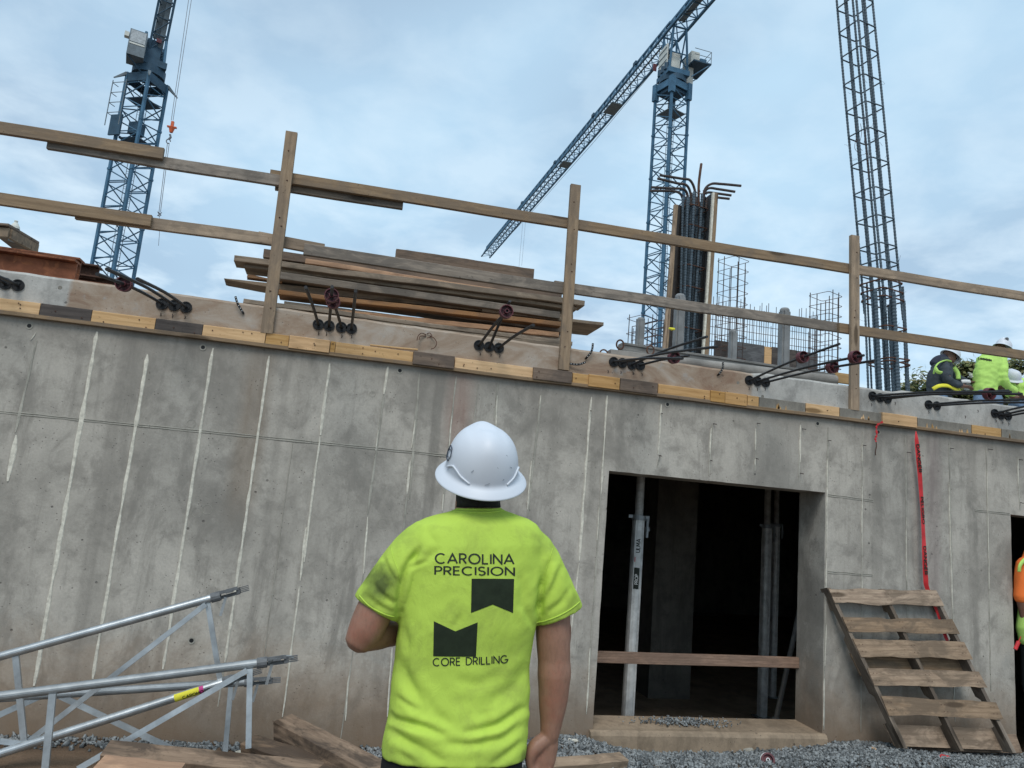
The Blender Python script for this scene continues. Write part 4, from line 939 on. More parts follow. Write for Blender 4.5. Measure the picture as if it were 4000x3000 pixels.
# ------------------------------------------------------------------ distant cages and rebar mat
def small_cage(name, lab, cpx_top, cpx_bot, Y, hw, nb, nt_, r):
    a = at(*cpx_bot, Y); b = at(*cpx_top, Y); a.z = max(ST+.002, min(a.z, ST+.002)); x = (a.x+b.x)/2
    t_ = thing(name, lab, 'rebar cage', (x, Y, ST), 'distant rebar cages'); th = .35; u1 = V((math.cos(th), math.sin(th), 0)); u2 = V((-math.sin(th), math.cos(th), 0))
    for k in range(nb):
        an = 2*PI*(k+.3)/nb; sx = max(-1, min(1, math.cos(an)*1.3)); sy = max(-1, min(1, math.sin(an)*1.3)); p = V((x, Y, ST))+u1*sx*hw+u2*sy*hw
        bars(t_, [[p, V((p.x, p.y, b.z+random.uniform(-.35, .0)*(k % 3)))]], r, M_REBAR, 'cage_bar')
    for k in range(nt_):
        z = ST+.1+(b.z-ST-.2)*k/(nt_-1); tie(t_, V((x, Y, z)), u1, u2, hw*1.05, hw*1.05, r*.7, M_REBARR, random.uniform(-.05, .05), .15)
small_cage('rebar_cage', 'thin distant rebar cage standing right of the column form', ZB(598, 650), ZB(575, 1000), 19, .32, 9, 20, .012)
small_cage('rebar_cage', 'distant square rebar cage at the right end of the rebar mat', ZB(1055, 822), ZB(1045, 1180), 17, .30, 9, 18, .012)
small_cage('rebar_cage', 'low distant rebar cage at the foot of the right tower crane', ZB(140, 935), ZB(135, 1070), 16, .26, 8, 10, .010)
YM = 20.5
mat_ = thing('rebar_mat', 'distant rebar wall mat of thin uprights and level bars behind the shore posts', 'rebar mat', (at(*ZB(780, 1080), YM).x, YM, ST))
xa = at(*ZB(478, 1000), YM).x; xb = at(*ZB(1022, 1100), YM).x
zt2 = at(*ZB(780, 915), YM).z; zm = at(*ZB(780, 965), YM).z
n = 46
for k in range(n):
    x = xa+(xb-xa)*(k+random.uniform(-.2, .2))/n; z1 = zt2+random.uniform(-.5, .35)+(.5 if k % 11 == 5 else 0); bars(mat_, [[V((x, YM, ST)), V((x, YM, z1))]], .0105, M_REBAR, 'upright', n=5)
k = 0; z = zm
while z > ST+.3:
    bars(mat_, [[V((xa-.1, YM-.03, z)), V((xb+.1, YM-.03, z+random.uniform(-.02, .02)))]], .009, M_REBARR, 'level_bar', n=5); z -= .235; k += 1
# second face of the mat running back on the left
for k in range(14):
    f_ = k/13; p = V((xa-.25-f_*1.1, YM+f_*3, ST)); bars(mat_, [[p, V((p.x, p.y, zt2-.55+random.uniform(-.2, .3)))]], .0145, M_REBAR, 'upright', n=5)
for k in range(9): z = zm-.25*k; bars(mat_, [[V((xa-.2, YM, z)), V((xa-1.4, YM+3, z))]], .013, M_REBARR, 'level_bar', n=5)
fp = thing('form_panels', 'row of low dark and orange form panels at the foot of the rebar mat', 'form panel', ((xa+xb)/2, YM-.5, ST))
seg_ = [(500, 1068, 612, 1063, M_PLYD), (614, 1063, 745, 1088, M_PLYG), (747, 1088, 782, 1095, M_PINEO), (784, 1095, 905, 1105, M_PLYD), (907, 1108, 1012, 1128, M_PLYG)]
for (x0, y0, x1, y1, mt) in seg_:
    a = at(*ZB(x0, y0), YM-.6); b = at(*ZB(x1, y1), YM-.6); z = (a.z+b.z)/2
    board('panel', V((a.x, YM-.6, (ST+z)/2)), V((b.x, YM-.6, (ST+z)/2)), z-ST, .05, mt, fp, rough=.003)

# ------------------------------------------------------------------ rusty I-beams and the timber roof on the left
def ibeam(lab, tl, tr, Y, H, W, tf, mat, ext=4.0):
    a = at(*tl, Y); b = at(*tr, Y); d = (b-a).normalized(); d.z = 0; a = V((b.x, Y, b.z))-V((1, 0, 0))*ext; z = (at(*tl, Y).z+b.z)/2
    t_ = thing('steel_beam', lab, 'steel beam', ((a.x+b.x)/2, Y+W/2, z-H), 'rusty steel beams at the left end of the slab')
    x0, x1 = a.x, b.x
    board('top_flange', (x0, Y+W/2, z-tf/2), (x1, Y+W/2, z-tf/2), tf, W, mat, t_, rough=.001)
    board('bottom_flange', (x0, Y+W/2, z-H+tf/2), (x1, Y+W/2, z-H+tf/2), tf, W, mat, t_, rough=.001)
    board('web', (x0, Y+W/2, z-H/2), (x1-.002, Y+W/2, z-H/2), H-2*tf-.004, .014, mat, t_, rough=.0005)
    return z
z1 = ibeam('large orange rusty I-beam lying on the slab at the left frame edge', Z9(0, 490), Z9(1225, 680), 6.15, .20, .13, .018, M_RUST)
ibeam('second orange I-beam just behind and above the large rusty one', Z9(0, 470), Z9(1295, 640), 6.36, .20, .13, .018, M_RUST)
ibeam('short dark brown I-beam whose end shows past the two orange ones', Z9(1290, 722), Z9(1590, 765), 6.62, .13, .13, .016, M_RUSTD)
ibeam('low thin rusty beam lying under the large I-beam', Z9(600, 935), Z9(1820, 1060), 6.03, .05, .14, .012, M_RUST)
ibeam('low dark beam reaching farthest right toward the left crane foot', Z9(1300, 925), Z9(2074, 1000), 6.6, .09, .12, .014, M_RUSTD)
hut = thing('timber_shed', 'timber framed shed roof corner with a small white vent at the left frame edge', 'shed', at(*Z9(200, 600), 9))
def H9(x, y, Y=8.6): return at(*Z9(x, y), Y)
a, b, c = H9(-300, 150), H9(165, 185), H9(598, 440)
def fas(p, q, h1, mat, nm, thick=.05):
    P = [p, q, q+V((0, 0, -h1)), p+V((0, 0, -h1))]; n = (q-p).cross(V((0, 0, 1))).normalized()*thick/2; vs = [v+n for v in P]+[v-n for v in P]; cc = sum(vs, V((0, 0, 0)))/8
    link(nm, pymesh([v-cc for v in vs], [(0, 1, 2, 3), (7, 6, 5, 4), (0, 4, 5, 1), (1, 5, 6, 2), (2, 6, 7, 3), (3, 7, 4, 0)]), mat, hut, Matrix.Translation(cc))
bk = V((0, 2.5, .0)); c2 = H9(598, 440, 9.6)
fas(a, b, .095, M_RAIL, 'fascia_board'); fas(b, c2, .10, M_PALLET, 'fascia_board')
vs = [a+V((0, -.06, .02)), b+V((0, -.06, .02)), c2+V((.02, 0, .02)), c2+V((-.8, 1.2, .02)), a+V((0, 1.5, .02))]; vs = vs+[v+V((0, 0, .02)) for v in vs]; cc = sum(vs, V((0, 0, 0)))/10
link('roof_deck', pymesh([v-cc for v in vs], [(0, 1, 2, 3, 4), (9, 8, 7, 6, 5)]+[(i, (i+1) % 5, (i+1) % 5+5, i+5) for i in range(5)]), M_GREYW, hut, Matrix.Translation(cc))
MB().box((b.x-1.05, 10.2, (ST+a.z)/2-.06), (2.2, 1.0, a.z-ST-.14)).build('shed_shade_box', M_PLYD, hut)  # dark box set back, stands for the shaded interior under the roof
p = H9(232, 215, 8.9); m = MB(); m.path([p+V((0, 0, -.12)), p+V((0, 0, .0))], .040, 14); m.build('vent_pipe', M_GALVD, hut)
m = MB(); m.path([p+V((0, 0, .0)), p+V((0, 0, .025))], .048, 14); m.build('vent_band', M_INK, hut)
m = MB(); m.path([p+V((0, 0, .025)), p+V((0, 0, .05)), p+V((0, 0, .09)), p+V((0, 0, .095)), p+V((0, 0, .115)), p+V((0, 0, .12))], [.049, .045, .022, .015, .02, .012], 14); m.build('vent_cap', M_CWHITE, hut)

# ------------------------------------------------------------------ tower cranes
def section_mesh(w_, h_, rc, rb, nx=2):
    """one mast section: four chords with X and level bracing on each face"""
    m = MB(); s = w_/2; co = [(-s, -s), (s, -s), (s, s), (-s, s)]
    for (x, y) in co: m.box((x, y, h_/2), (rc*2, rc*2, h_)); m.box((x, y, 0.06), (rc*2.7, rc*2.7, .16))
    for k in range(4):
        a, b = co[k], co[(k+1) % 4]
        for j in range(nx):
            z0 = h_*j/nx; z1 = h_*(j+1)/nx; zm_ = (z0+z1)/2
            m.bar((a[0], a[1], z0+.05), (b[0], b[1], zm_), rb, 5); m.bar((b[0], b[1], zm_), (a[0], a[1], z1-.02), rb, 5)
            m.bar((a[0], a[1], zm_+(.12 if k % 2 else -.1)), (b[0], b[1], zm_+(.12 if k % 2 else -.1)), rb*.85, 5)
    return m.mesh()
def ladder_mesh(h_):
    m = MB()
    for x in (-.2, .2): m.bar((x, 0, 0), (x, 0, h_), .022, 4)
    for i in range(int(h_/.3)): m.bar((-.2, 0, .15+i*.3), (.2, 0, .15+i*.3), .014, 4)
    for i in range(int(h_/.9)):
        z = .4+i*.9; m.path([(-.2, 0, z), (-.34, .3, z), (0, .6, z), (.34, .3, z), (.2, 0, z)], .014, 4)
    for x, y in ((0, .6), (.33, .3), (-.33, .3)): m.bar((x, y, 0), (x, y, h_), .012, 4)
    return m.mesh()
def crane_mast(root, base, top_z, w_, yaw, mat, h_=3.9, nx=2, rc=.095, rb=.05):
    sm = section_mesh(w_, h_, rc, rb, nx); sm.materials.append(mat); lm = ladder_mesh(h_); lm.materials.append(M_CGREY)
    n_ = int((top_z-base.z)/h_)+1; z = top_z-n_*h_
    for i in range(n_):
        M = Matrix.Translation((base.x, base.y, z+i*h_)) @ Matrix.Rotation(yaw, 4, 'Z')
        if z+(i+1)*h_ < CAMZ+8: continue
        for nm, me, mt, MM in (('mast_section', sm, mat, M), ('ladder', lm, M_CGREY, M @ Matrix.Translation((.45, .25, 0)))):
            o = bpy.data.objects.new(nm, me); C.objects.link(o); o.parent = root; o.matrix_local = world_of(root).inverted() @ MM
def jib_section_mesh(Ls, wj, hj, rc, rb, lo=1.0):
    """triangular jib section along +X: two bottom chords, one top chord; also a catwalk"""
    m = MB(); B = [(-wj/2, 0), (wj/2, 0)]
    for (y, z) in B: m.box((Ls/2, y, 0), (Ls, rc*2, rc*2))
    m.box((Ls/2, 0, hj), (Ls, rc*2, rc*2)); n_ = 2
    for j in range(n_):
        x0 = Ls*j/n_; x1 = Ls*(j+1)/n_; xm = (x0+x1)/2
        for (y, z) in B: m.bar((x0, y, 0), (xm, 0, hj), rb, 5); m.bar((xm, 0, hj), (x1, y, 0), rb, 5)
        m.bar((x0, -wj/2, 0), (x0, wj/2, 0), rb, 5); m.bar((x0, -wj/2, 0), (x1, wj/2, 0), rb*.8, 5)
    return m.mesh()
def jib(root, p0, p1, Ls, wj, hj, rc, rb, mat, name='jib_section'):
    d = (p1-p0); Ln = d.length; n_ = int(round(Ln/Ls)); M0, _ = frame(p0, p1); me = jib_section_mesh(Ls, wj, hj, rc, rb); me.materials.append(mat)
    for i in range(n_):
        o = bpy.data.objects.new(name, me); C.objects.link(o); o.parent = root
        M = M0.copy(); M.translation = p0+d*(i/n_); M = M @ Matrix.Diagonal((Ln/n_/Ls, 1, 1, 1)); o.matrix_local = world_of(root).inverted() @ M
def localbox(root, M, c, d, name, mat): m = MB(); m.box((0, 0, 0), d); link(name, m.mesh(), mat, root, M @ Matrix.Translation(c))
def localpath(root, M, pts, r, name, mat, n=5): MB_ = MB(); MB_.path([M @ V(p) for p in pts], r, n); MB_.build(name, mat, root)

# --- right crane
YR = 54.0
mt_ = at(2625, 371, YR); crR = thing('tower_crane', 'blue flat top tower crane whose long jib slopes down left across the sky', 'tower crane', (mt_.x, YR, -.1))
yawR = math.radians(19.3)
crane_mast(crR, V((mt_.x, YR, 0)), CAMZ+36.0, 1.96, yawR, M_BLUE)
ZT = CAMZ+36.0
Mt = Matrix.Translation((mt_.x, YR, ZT)) @ Matrix.Rotation(yawR, 4, 'Z')
localbox(crR, Mt, (0, 0, .3), (1.7, 1.7, .9), 'mast_head', M_BLUED)
for sx in (-1, 1):
    for sy in (-1, 1): localbox(crR, Mt, (sx*.98, sy*.98, .1), (.42, .42, 1.5), 'corner_shoe', M_BLUE)
for k in range(4):
    M4 = Mt @ Matrix.Rotation(k*PI/2, 4, 'Z'); localbox(crR, M4, (0, -1.0, .45), (1.7, .12, .62), 'head_plate', M_BLUE)
localbox(crR, Mt, (0, 0, -1.9), (1.7, 1.7, .06), 'mast_platform', M_CGREY)
m = MB(); m.tube(Mt @ V((0, 0, .85)), Mt @ V((0, 0, 1.35)), 1.15, .7, 30); m.build('slewing_ring', M_BLUED, crR)
Htop = CAMZ+41.8
tip = atz(1897, 1000, Htop+.2); jd = V((tip.x-mt_.x, tip.y-YR, 0)); jd.normalize(); jn = V((-jd.y, jd.x, 0))
Mj = Matrix(((jd.x, jn.x, 0, mt_.x), (jd.y, jn.y, 0, YR), (0, 0, 1, ZT+1.3), (0, 0, 0, 1)))
localbox(crR, Mj, (0, 0, .25), (2.2, 2.0, .45), 'turntable', M_BLUE)
hh_ = Htop-(ZT+1.3)
for sx in (-1, 1):
    for sy in (-1, 1): localpath(crR, Mj, [(sx*.95, sy*.85, .4), (sx*.85, sy*.6, hh_)], .10, 'head_leg', M_BLUE)
for sy in (-1, 1):
    localpath(crR, Mj, [(-.95, sy*.85, .5), (0, sy*.7, 2.2), (.9, sy*.62, hh_)], .07, 'head_brace', M_BLUE); localpath(crR, Mj, [(.95, sy*.85, .5), (0, sy*.7, 2.2), (-.9, sy*.62, hh_)], .07, 'head_brace', M_BLUE)
for z in (hh_-.05, 2.0):
    localpath(crR, Mj, [(-.9, -.75, z), (.9, -.75, z)], .06, 'head_rail', M_BLUE); localpath(crR, Mj, [(-.9, .75, z), (.9, .75, z)], .06, 'head_rail', M_BLUE); localpath(crR, Mj, [(-.9, -.75, z), (-.9, .75, z)], .06, 'head_rail', M_BLUE)
localbox(crR, Mj, (.1, .95, 1.9), (1.5, .1, 1.9), 'machine_panel', M_CWHITE)
for z in (1.3, 1.9, 2.5): localbox(crR, Mj, (.1, 1.02, z), (1.5, .05, .05), 'panel_rib', M_CGREY)
localbox(crR, Mj, (-.2, .2, 1.5), (.9, .9, 1.5), 'switch_cabinet', M_CWHITE); localbox(crR, Mj, (.3, -.35, 2.2), (.6, .5, .7), 'switch_cabinet', M_CWHITE)
m = MB()
for k in range(3): m.path([Mj @ V((-.6+k*.6, .95, .4)), Mj @ V((-.6+k*.6, .95, 1.0))], .20, 10)
m.build('slewing_motors', M_BLUED, crR)
# platform and cab on the right side
localbox(crR, Mj, (-.3, -1.95, 1.35), (2.4, 1.7, .12), 'platform', M_BLUED)
for x in (-1.45, -.3, .85): localpath(crR, Mj, [(x, -2.78, 1.4), (x, -2.78, 2.5)], .03, 'railing_post', M_CGREY)
for z in (1.95, 2.5): localpath(crR, Mj, [(-1.45, -1.2, z), (-1.45, -2.78, z), (.85, -2.78, z), (.85, -1.2, z)], .03, 'railing', M_CGREY)
localbox(crR, Mj, (-.2, -1.55, 2.0), (1.5, .8, 1.1), 'winch_cabinet', M_CWHITE); localbox(crR, Mj, (-.3, -2.3, 1.75), (1.4, .6, .55), 'winch', M_BLUE)
for x in (-1.4, .8): localpath(crR, Mj, [(x, -2.7, 1.3), (x, -1.0, -.2)], .05, 'platform_strut', M_BLUE)
localbox(crR, Mj, (.1, -1.35, .55), (1.2, .6, 1.5), 'operator_cab', M_CWHITE); localbox(crR, Mj, (.1, -1.66, .7), (1.0, .03, .8), 'cab_window', M_CGREY)
J0 = V((mt_.x, YR, Htop))+jd*1.0
jib(crR, J0, V((tip.x, tip.y, Htop)), 3.0, 1.45, 1.75, .085, .045, M_BLUE)
jib(crR, J0-jd*.1, V((mt_.x, YR, Htop))-jd*19, 3.1, 1.5, 1.6, .10, .055, M_BLUE, 'counter_jib_section')
Mc = Matrix(((jd.x, jn.x, 0, mt_.x), (jd.y, jn.y, 0, YR), (0, 0, 1, Htop), (0, 0, 0, 1)))
localbox(crR, Mc, (-8, .25, .06), (13, .55, .05), 'catwalk', M_CGREY); localbox(crR, Mc, (30, .1, .05), (56, .16, .04), 'catwalk', M_CGREY)
for x in (8, 18.5, 31, 45): localbox(crR, Mc, (x, 0, 1.85), (.6, .3, .35), 'jib_pulley', M_BLUED)
localbox(crR, Mc, (13, 0, -.25), (2.2, 1.2, .12), 'trolley', M_CGREY); localbox(crR, Mc, (27, 0, -.2), (1.6, 1.1, .1), 'trolley', M_CGREY)
localpath(crR, Mc, [(2, -.75, -.1), (20, -.75, -.55), (40, -.75, -.45), (58, -.7, -.05)], .022, 'jib_cable', M_ROPE, 4)
localbox(crR, Mc, (1.6, 1.0, -2.6), (.04, .35, .7), 'flag', M_MAROON)
# hoist ropes under the jib
for (xp, y0, y1) in [(2043, 860, 1050), (2053, 862, 1040)]:
    p = atz(xp, y0, Htop); a = at(xp-1, y1, p.y); MB().bar(p, V((p.x, p.y, a.z)), .018, 4).build('hoist_rope', M_ROPE, crR)

# --- left crane
YL = 57.0
ml = at(572, 340, YL); crL = thing('tower_crane', 'blue tower crane behind the left rails with a grey cabinet and red hook block', 'tower crane', (ml.x, YL, -.1))
yawL = math.radians(62.7)
ZTL = CAMZ+29.6
crane_mast(crL, V((ml.x, YL, 0)), ZTL, 1.94, yawL, M_BLUE)
Mt = Matrix.Translation((ml.x, YL, ZTL)) @ Matrix.Rotation(yawL, 4, 'Z')
for k in range(4): localbox(crL, Mt @ Matrix.Rotation(k*PI/2, 4, 'Z'), (0, -.98, -.4), (1.8, .1, .7), 'head_plate', M_BLUED)
for sx, sy in ((1, -1), (-1, 1), (-1, -1), (1, 1)):
    c = Mt @ V((sx*1.0, sy*1.0, -.1)); e = Mt @ V((sx*1.55, sy*1.55, -.75)); MB().path([c, e], [.16, .05], 4).build('corner_fin', M_CGREY, crL)
m = MB(); m.tube(Mt @ V((0, 0, .1)), Mt @ V((0, 0, .75)), 1.15, .7, 28); m.build('slewing_ring', M_BLUED, crL)
# climbing frame inside and left of the mast below the head
localbox(crL, Mt, (-.1, .1, -4.2), (.8, .8, .9), 'climbing_frame', M_BLUED); localbox(crL, Mt, (0, 0, -2.0), (1.7, 1.7, .06), 'inner_platform', M_BLUED); localbox(crL, Mt, (0, 0, -5.2), (1.7, 1.7, .06), 'inner_platform', M_BLUED)
localbox(crL, Mt, (-1.25, .9, -4.4), (.12, 1.0, 1.6), 'side_platform', M_BLUED)
for z in (-1.2, -2.0, -2.8, -3.6): localpath(crL, Mt, [(-1.05, 1.5, z), (-1.6, 1.5, z), (-1.6, .3, z)], .03, 'side_rail', M_CGREY)
localpath(crL, Mt, [(-1.6, 1.5, -4.6), (-1.6, 1.5, -1.0)], .035, 'side_rail', M_CGREY); localpath(crL, Mt, [(-1.6, .3, -4.6), (-1.6, .3, -1.0)], .035, 'side_rail', M_CGREY)
HL = ZTL+3.2
q = atz(668, 0, HL); jd2 = V((q.x-ml.x, q.y-YL, 0)).normalized(); jn2 = V((-jd2.y, jd2.x, 0))
Mj = Matrix(((jd2.x, jn2.x, 0, ml.x), (jd2.y, jn2.y, 0, YL), (0, 0, 1, ZTL+.75), (0, 0, 0, 1)))
localbox(crL, Mj, (0, 0, .2), (2.2, 2.0, .5), 'turntable', M_BLUED)
for sx in (-1, 1):
    for sy in (-1, 1): localpath(crL, Mj, [(sx*.9, sy*.8, .4), (sx*.8, sy*.7, HL-ZTL-.75)], .11, 'head_leg', M_BLUE)
for sy in (-1, 1): localpath(crL, Mj, [(-.9, sy*.8, .4), (.8, sy*.72, 2.4)], .07, 'head_brace', M_BLUE); localpath(crL, Mj, [(.9, sy*.8, .4), (-.8, sy*.72, 2.4)], .07, 'head_brace', M_BLUE)
localbox(crL, Mj, (0, 0, 1.3), (1.1, 1.0, 1.8), 'slewing_gear', M_BLUED); localbox(crL, Mj, (.85, .2, 2.1), (.1, .35, .3), 'red_drive', M_MAROON)
J0 = at(598, 268, YL); J1 = at(706, -260, YL-3); jib(crL, J0, J1, 2.6, 1.05, 1.15, .08, .045, M_BLUED)
Mc = Matrix(((jd2.x, jn2.x, 0, ml.x), (jd2.y, jn2.y, 0, YL), (0, 0, 1, HL), (0, 0, 0, 1)))
MJ, LJ = frame(J0, J1); m = MB(); m.box((-.5, .2, .08), (LJ-1.5, .35, .04), MJ); m.box((-LJ*.12, 0, .5), (3.2, .8, .05), MJ); m.build('catwalk', M_CGREY, crL)
# cabinet hanging on the left side of the head
a = at(535, 190, YL-1.2); Mb = Matrix.Translation(a) @ Matrix.Rotation(.25, 4, 'Z')
localbox(crL, Mb, (0, 0, 0), (1.15, 1.6, 2.0), 'control_cabinet', M_CGREY); localbox(crL, Mb, (0, -.81, .48), (1.0, .03, .9), 'cabinet_panel', M_GALVD)
localbox(crL, Mb, (0, -.815, -.1), (1.0, .03, .12), 'cabinet_band', M_CWHITE); localbox(crL, Mb, (-.75, -.6, .5), (.3, .4, .35), 'lamp_box', M_CWHITE)
MB().bar(Mb @ V((-.5, -.7, -1.0)), Mb @ V((.6, 0, -1.8)), .05, 5).build('cabinet_strut', M_BLUED, crL)
YH = 47.0
for (x0, x1) in ((741, 669), (752, 676)): MB().bar(at(x0, -30, YH), at(x1, 470, YH), .020, 4).build('hoist_rope', M_ROPE, crL)
p = at(671, 500, YH); m = MB(); m.box(p+V((0, 0, .26)), (.16, .16, .34)); m.box(p+V((0, 0, .06)), (.55, .18, .07)); m.path([p+V((0, 0, .05)), p+V((0, 0, -.30))], [.19, .10], 8); m.build('hook_block', M_ORANGE, crL)
q0 = at(664, 525, YH); q1 = at(659, 545, YH); m = MB(); m.path([q0, q0.lerp(q1, .5)+V((.08, 0, 0)), q1], .07, 6); m.path([q1+V((math.cos(k)*.12, 0, math.sin(k)*.14-.12)) for k in np.linspace(0, 5.4, 10)], .035, 5); m.build('hook', M_ROPE, crL)
for (x0, x1) in ((654, 621), (661, 627)): MB().bar(at(x0, 560, YH), at(x1, 828, YH), .022, 4).build('sling_leg', M_ROPE, crL)
p = at(622, 836, YH); m = MB()
for _ in range(7): m.path([p+V((random.uniform(-.15, .15), 0, random.uniform(-.15, .15))), p+V((random.uniform(-.15, .15), .05, random.uniform(-.15, .15)))], .03, 4)
m.build('sling_shackle', M_ROPE, crL); MB().path([p, at(624, 900, YH), at(619, 960, YH)], .016, 4).build('tag_line', M_ROPE, crL)

# ------------------------------------------------------------------ tree behind the workers
def tree(lab, cpx, Y, rx_, rz_, n_, seed):
    random.seed(seed); c = at(*cpx, Y); t_ = thing('tree', lab, 'tree', (c.x, Y, -.1))
    m = MB(); m.path([(c.x, Y, -.1), (c.x+.1, Y, c.z*.5), (c.x, Y, c.z)], [.28, .2, .1], 8)
    for k in range(14):
        an = random.uniform(0, 2*PI); z = c.z-rz_*.7+random.random()*rz_*.9; m.path([(c.x, Y, z), (c.x+math.cos(an)*rx_*.5, Y+math.sin(an)*rx_*.5, z+rz_*.35), (c.x+math.cos(an)*rx_*.85, Y+math.sin(an)*rx_*.85, z+rz_*.4)], [.09, .05, .015], 5)
    m.build('trunk', M_BARK, t_)
    vs = []; fs = []; cl = []
    for _ in range(60):
        d = V((random.gauss(0, 1), random.gauss(0, 1), random.gauss(0, 1))).normalized(); r_ = random.uniform(.35, 1); cl.append((V((d.x*rx_*r_, d.y*rx_*r_, d.z*rz_*r_)), random.uniform(.22, .42)*rx_*.7))
    for _ in range(n_):
        k, s_ = random.choice(cl); d = V((random.gauss(0, 1), random.gauss(0, 1), random.gauss(0, .8)))*s_*.5; p = c+k+d; u = V((random.gauss(0, 1), random.gauss(0, 1), random.gauss(0, 1))).normalized(); w2 = u.orthogonal().normalized(); z = random.uniform(.09, .17)
        q = len(vs); vs += [p-u*z, p+w2*z*.5, p+u*z, p-w2*z*.5]; fs.append((q, q+1, q+2, q+3))
    link("crown", pymesh(vs, fs), M_LEAF, t_); random.seed(seed+1)
tree('bushy olive green tree behind the dark jacketed worker', (3740, 1600), 27, 2.5, 1.9, 26000, 3)
tree('small olive green tree showing between the two upright workers', (3860, 1560), 31, 2.2, 2.2, 20000, 5)
# ------------------------------------------------------------------ pallet leaning against the wall
ZP = lambda x, y: (3000+x/2.212, 2200+y/2.212)
TL = at(*ZP(505, 212), WY-.055); TR = at(*ZP(1462, 232), WY-.055)
GZ = .06
BL = at(*ZP(1172, 1600), 5.44); BR = at(*ZP(2165, 1640), 5.44)
pal = thing('wooden_pallet', 'worn wooden pallet with five front slats leaning against the wall beside the opening', 'pallet', ((BL.x+BR.x)/2, BL.y, GZ))
side = ((TR-TL)+(BR-BL)).normalized(); dn = ((BL-TL)+(BR-TR)).normalized(); nrm = side.cross(dn).normalized()
if nrm.y > 0: nrm = -nrm        # towards the camera
def extrude_profile(prof, p_of, th, axis):
    n = len(prof); vs = [p_of(*q)-axis*th/2 for q in prof]+[p_of(*q)+axis*th/2 for q in prof]
    return vs, [tuple(range(n)), tuple(range(2*n-1, n-1, -1))]+[(i, (i+1) % n, (i+1) % n+n, i+n) for i in range(n)]
for k, f in enumerate((0.02, .5, .965)):
    T = TL.lerp(TR, f); B = BL.lerp(BR, f); Ln = (B-T).length; ax_ = (B-T).normalized(); b_ = -(nrm-ax_*nrm.dot(ax_)).normalized()   # b_: towards the wall
    d = .105
    prof = [(0, 0), (Ln*.25, .002), (Ln*.5, 0), (Ln*.75, .003), (Ln, 0), (Ln, d*.95), (Ln*.86, d), (Ln*.85, d*.62), (Ln*.69, d*.60), (Ln*.67, d), (Ln*.33, d*.97), (Ln*.31, d*.6), (Ln*.15, d*.62), (Ln*.135, d), (0, d*.9)]
    vs, fs = extrude_profile(prof, lambda s_, q: T+ax_*s_+b_*q, .036, side)
    cc = sum(vs, V((0, 0, 0)))/len(vs)
    sd3 = ax_.cross(b_).normalized(); Mr = Matrix((( ax_.x, b_.x, sd3.x, cc.x), (ax_.y, b_.y, sd3.y, cc.y), (ax_.z, b_.z, sd3.z, cc.z), (0, 0, 0, 1)))
    Mi = Mr.inverted(); me = pymesh([Mi @ v for v in vs], fs)
    link('stringer', me, M_PALLETD, pal, Mr)
    for q in (.08, .3, .5, .72): 
        c = T+ax_*Ln*q-b_*.002
SL = [((525, 220), (1455, 235), (580, 345), (1525, 370)), ((640, 458), (1590, 480), (700, 590), (1655, 605)), ((735, 655), (1690, 672), (805, 805), (1768, 825)), ((860, 905), (1820, 935), (920, 1055), (1895, 1072)), ((980, 1150), (1970, 1200), (1045, 1312), (2035, 1348))]
def onpal(x, y, off=.012):
    d = ray(*ZP(x, y)); P0 = TL+nrm*off; t_ = (P0-CAM).dot(nrm)/d.dot(nrm); return CAM+d*t_
for k, (a, b, c, d) in enumerate(SL):
    A, B, C_, D = onpal(*a), onpal(*b), onpal(*c), onpal(*d); n = 26; r = k*7.3; vs = []
    for i in range(n+1):
        f = i/n; t1 = A.lerp(B, f); b1 = C_.lerp(D, f)
        t1 = t1+dn*(noise.noise(V((f*5, r, 0)))*.014+noise.noise(V((f*22, r, 0)))*.004+(.02*max(0, 1-abs(f-.42)*9) if k == 1 else 0)); b1 = b1+dn*(noise.noise(V((f*4, r, 9)))*(.016 if k != 4 else .028)+noise.noise(V((f*20, r, 9)))*.004)
        for p, o in ((t1, 0), (b1, 0), (b1, -.016), (t1, -.016)): vs.append(p+nrm*(o+noise.noise(V((f*3, r, 4)))*.003))
    fs = [(i*4+j, i*4+(j+1) % 4, (i+1)*4+(j+1) % 4, (i+1)*4+j) for i in range(n) for j in range(4)]+[(0, 3, 2, 1), tuple(n*4+j for j in range(4))]
    cc = (A+D)/2; M_, _ = frame(A, B, -dn); M_.translation = cc; Mi = M_.inverted()
    link('slat', pymesh([Mi @ v for v in vs], fs), M_PALLET, pal, M_)
    for f in (.03, .06, .49, .52, .93, .96):
        for g in (.3, .7):
            p = A.lerp(B, f).lerp(C_.lerp(D, f), g); m = MB(); m.disc(p+nrm*.004, nrm, .004, 7); m.build('nail_head', M_REBARR, pal)
# two slats on the back
for f0, f1 in ((.42, .56), (.86, .99)):
    a, b = TL.lerp(BL, f0)-nrm*.096, TR.lerp(BR, f0)-nrm*.096; c, d = TL.lerp(BL, f1)-nrm*.096, TR.lerp(BR, f1)-nrm*.096
    vs = [a, b, d, c]+[v-nrm*.014 for v in (a, b, d, c)]; M_, _ = frame(a, b, -dn); M_.translation = (a+d)/2; Mi = M_.inverted()
    link('back_slat', pymesh([Mi @ v for v in vs], [(0, 1, 2, 3), (7, 6, 5, 4), (0, 4, 5, 1), (1, 5, 6, 2), (2, 6, 7, 3), (3, 7, 4, 0)]), M_PALLET, pal, M_)
a = at(*ZP(1180, 1540), WY-.16); b = at(*ZP(2080, 1560), WY-.16)
o = board('plank', V((a.x, WY-.16, a.z)), V((b.x+.1, WY-.16, b.z)), .15, .03, M_TIMBER, None, up=(0, .45, 1), rough=.004); prop(o, 'light plank lying behind the foot of the pallet against the wall', 'plank')

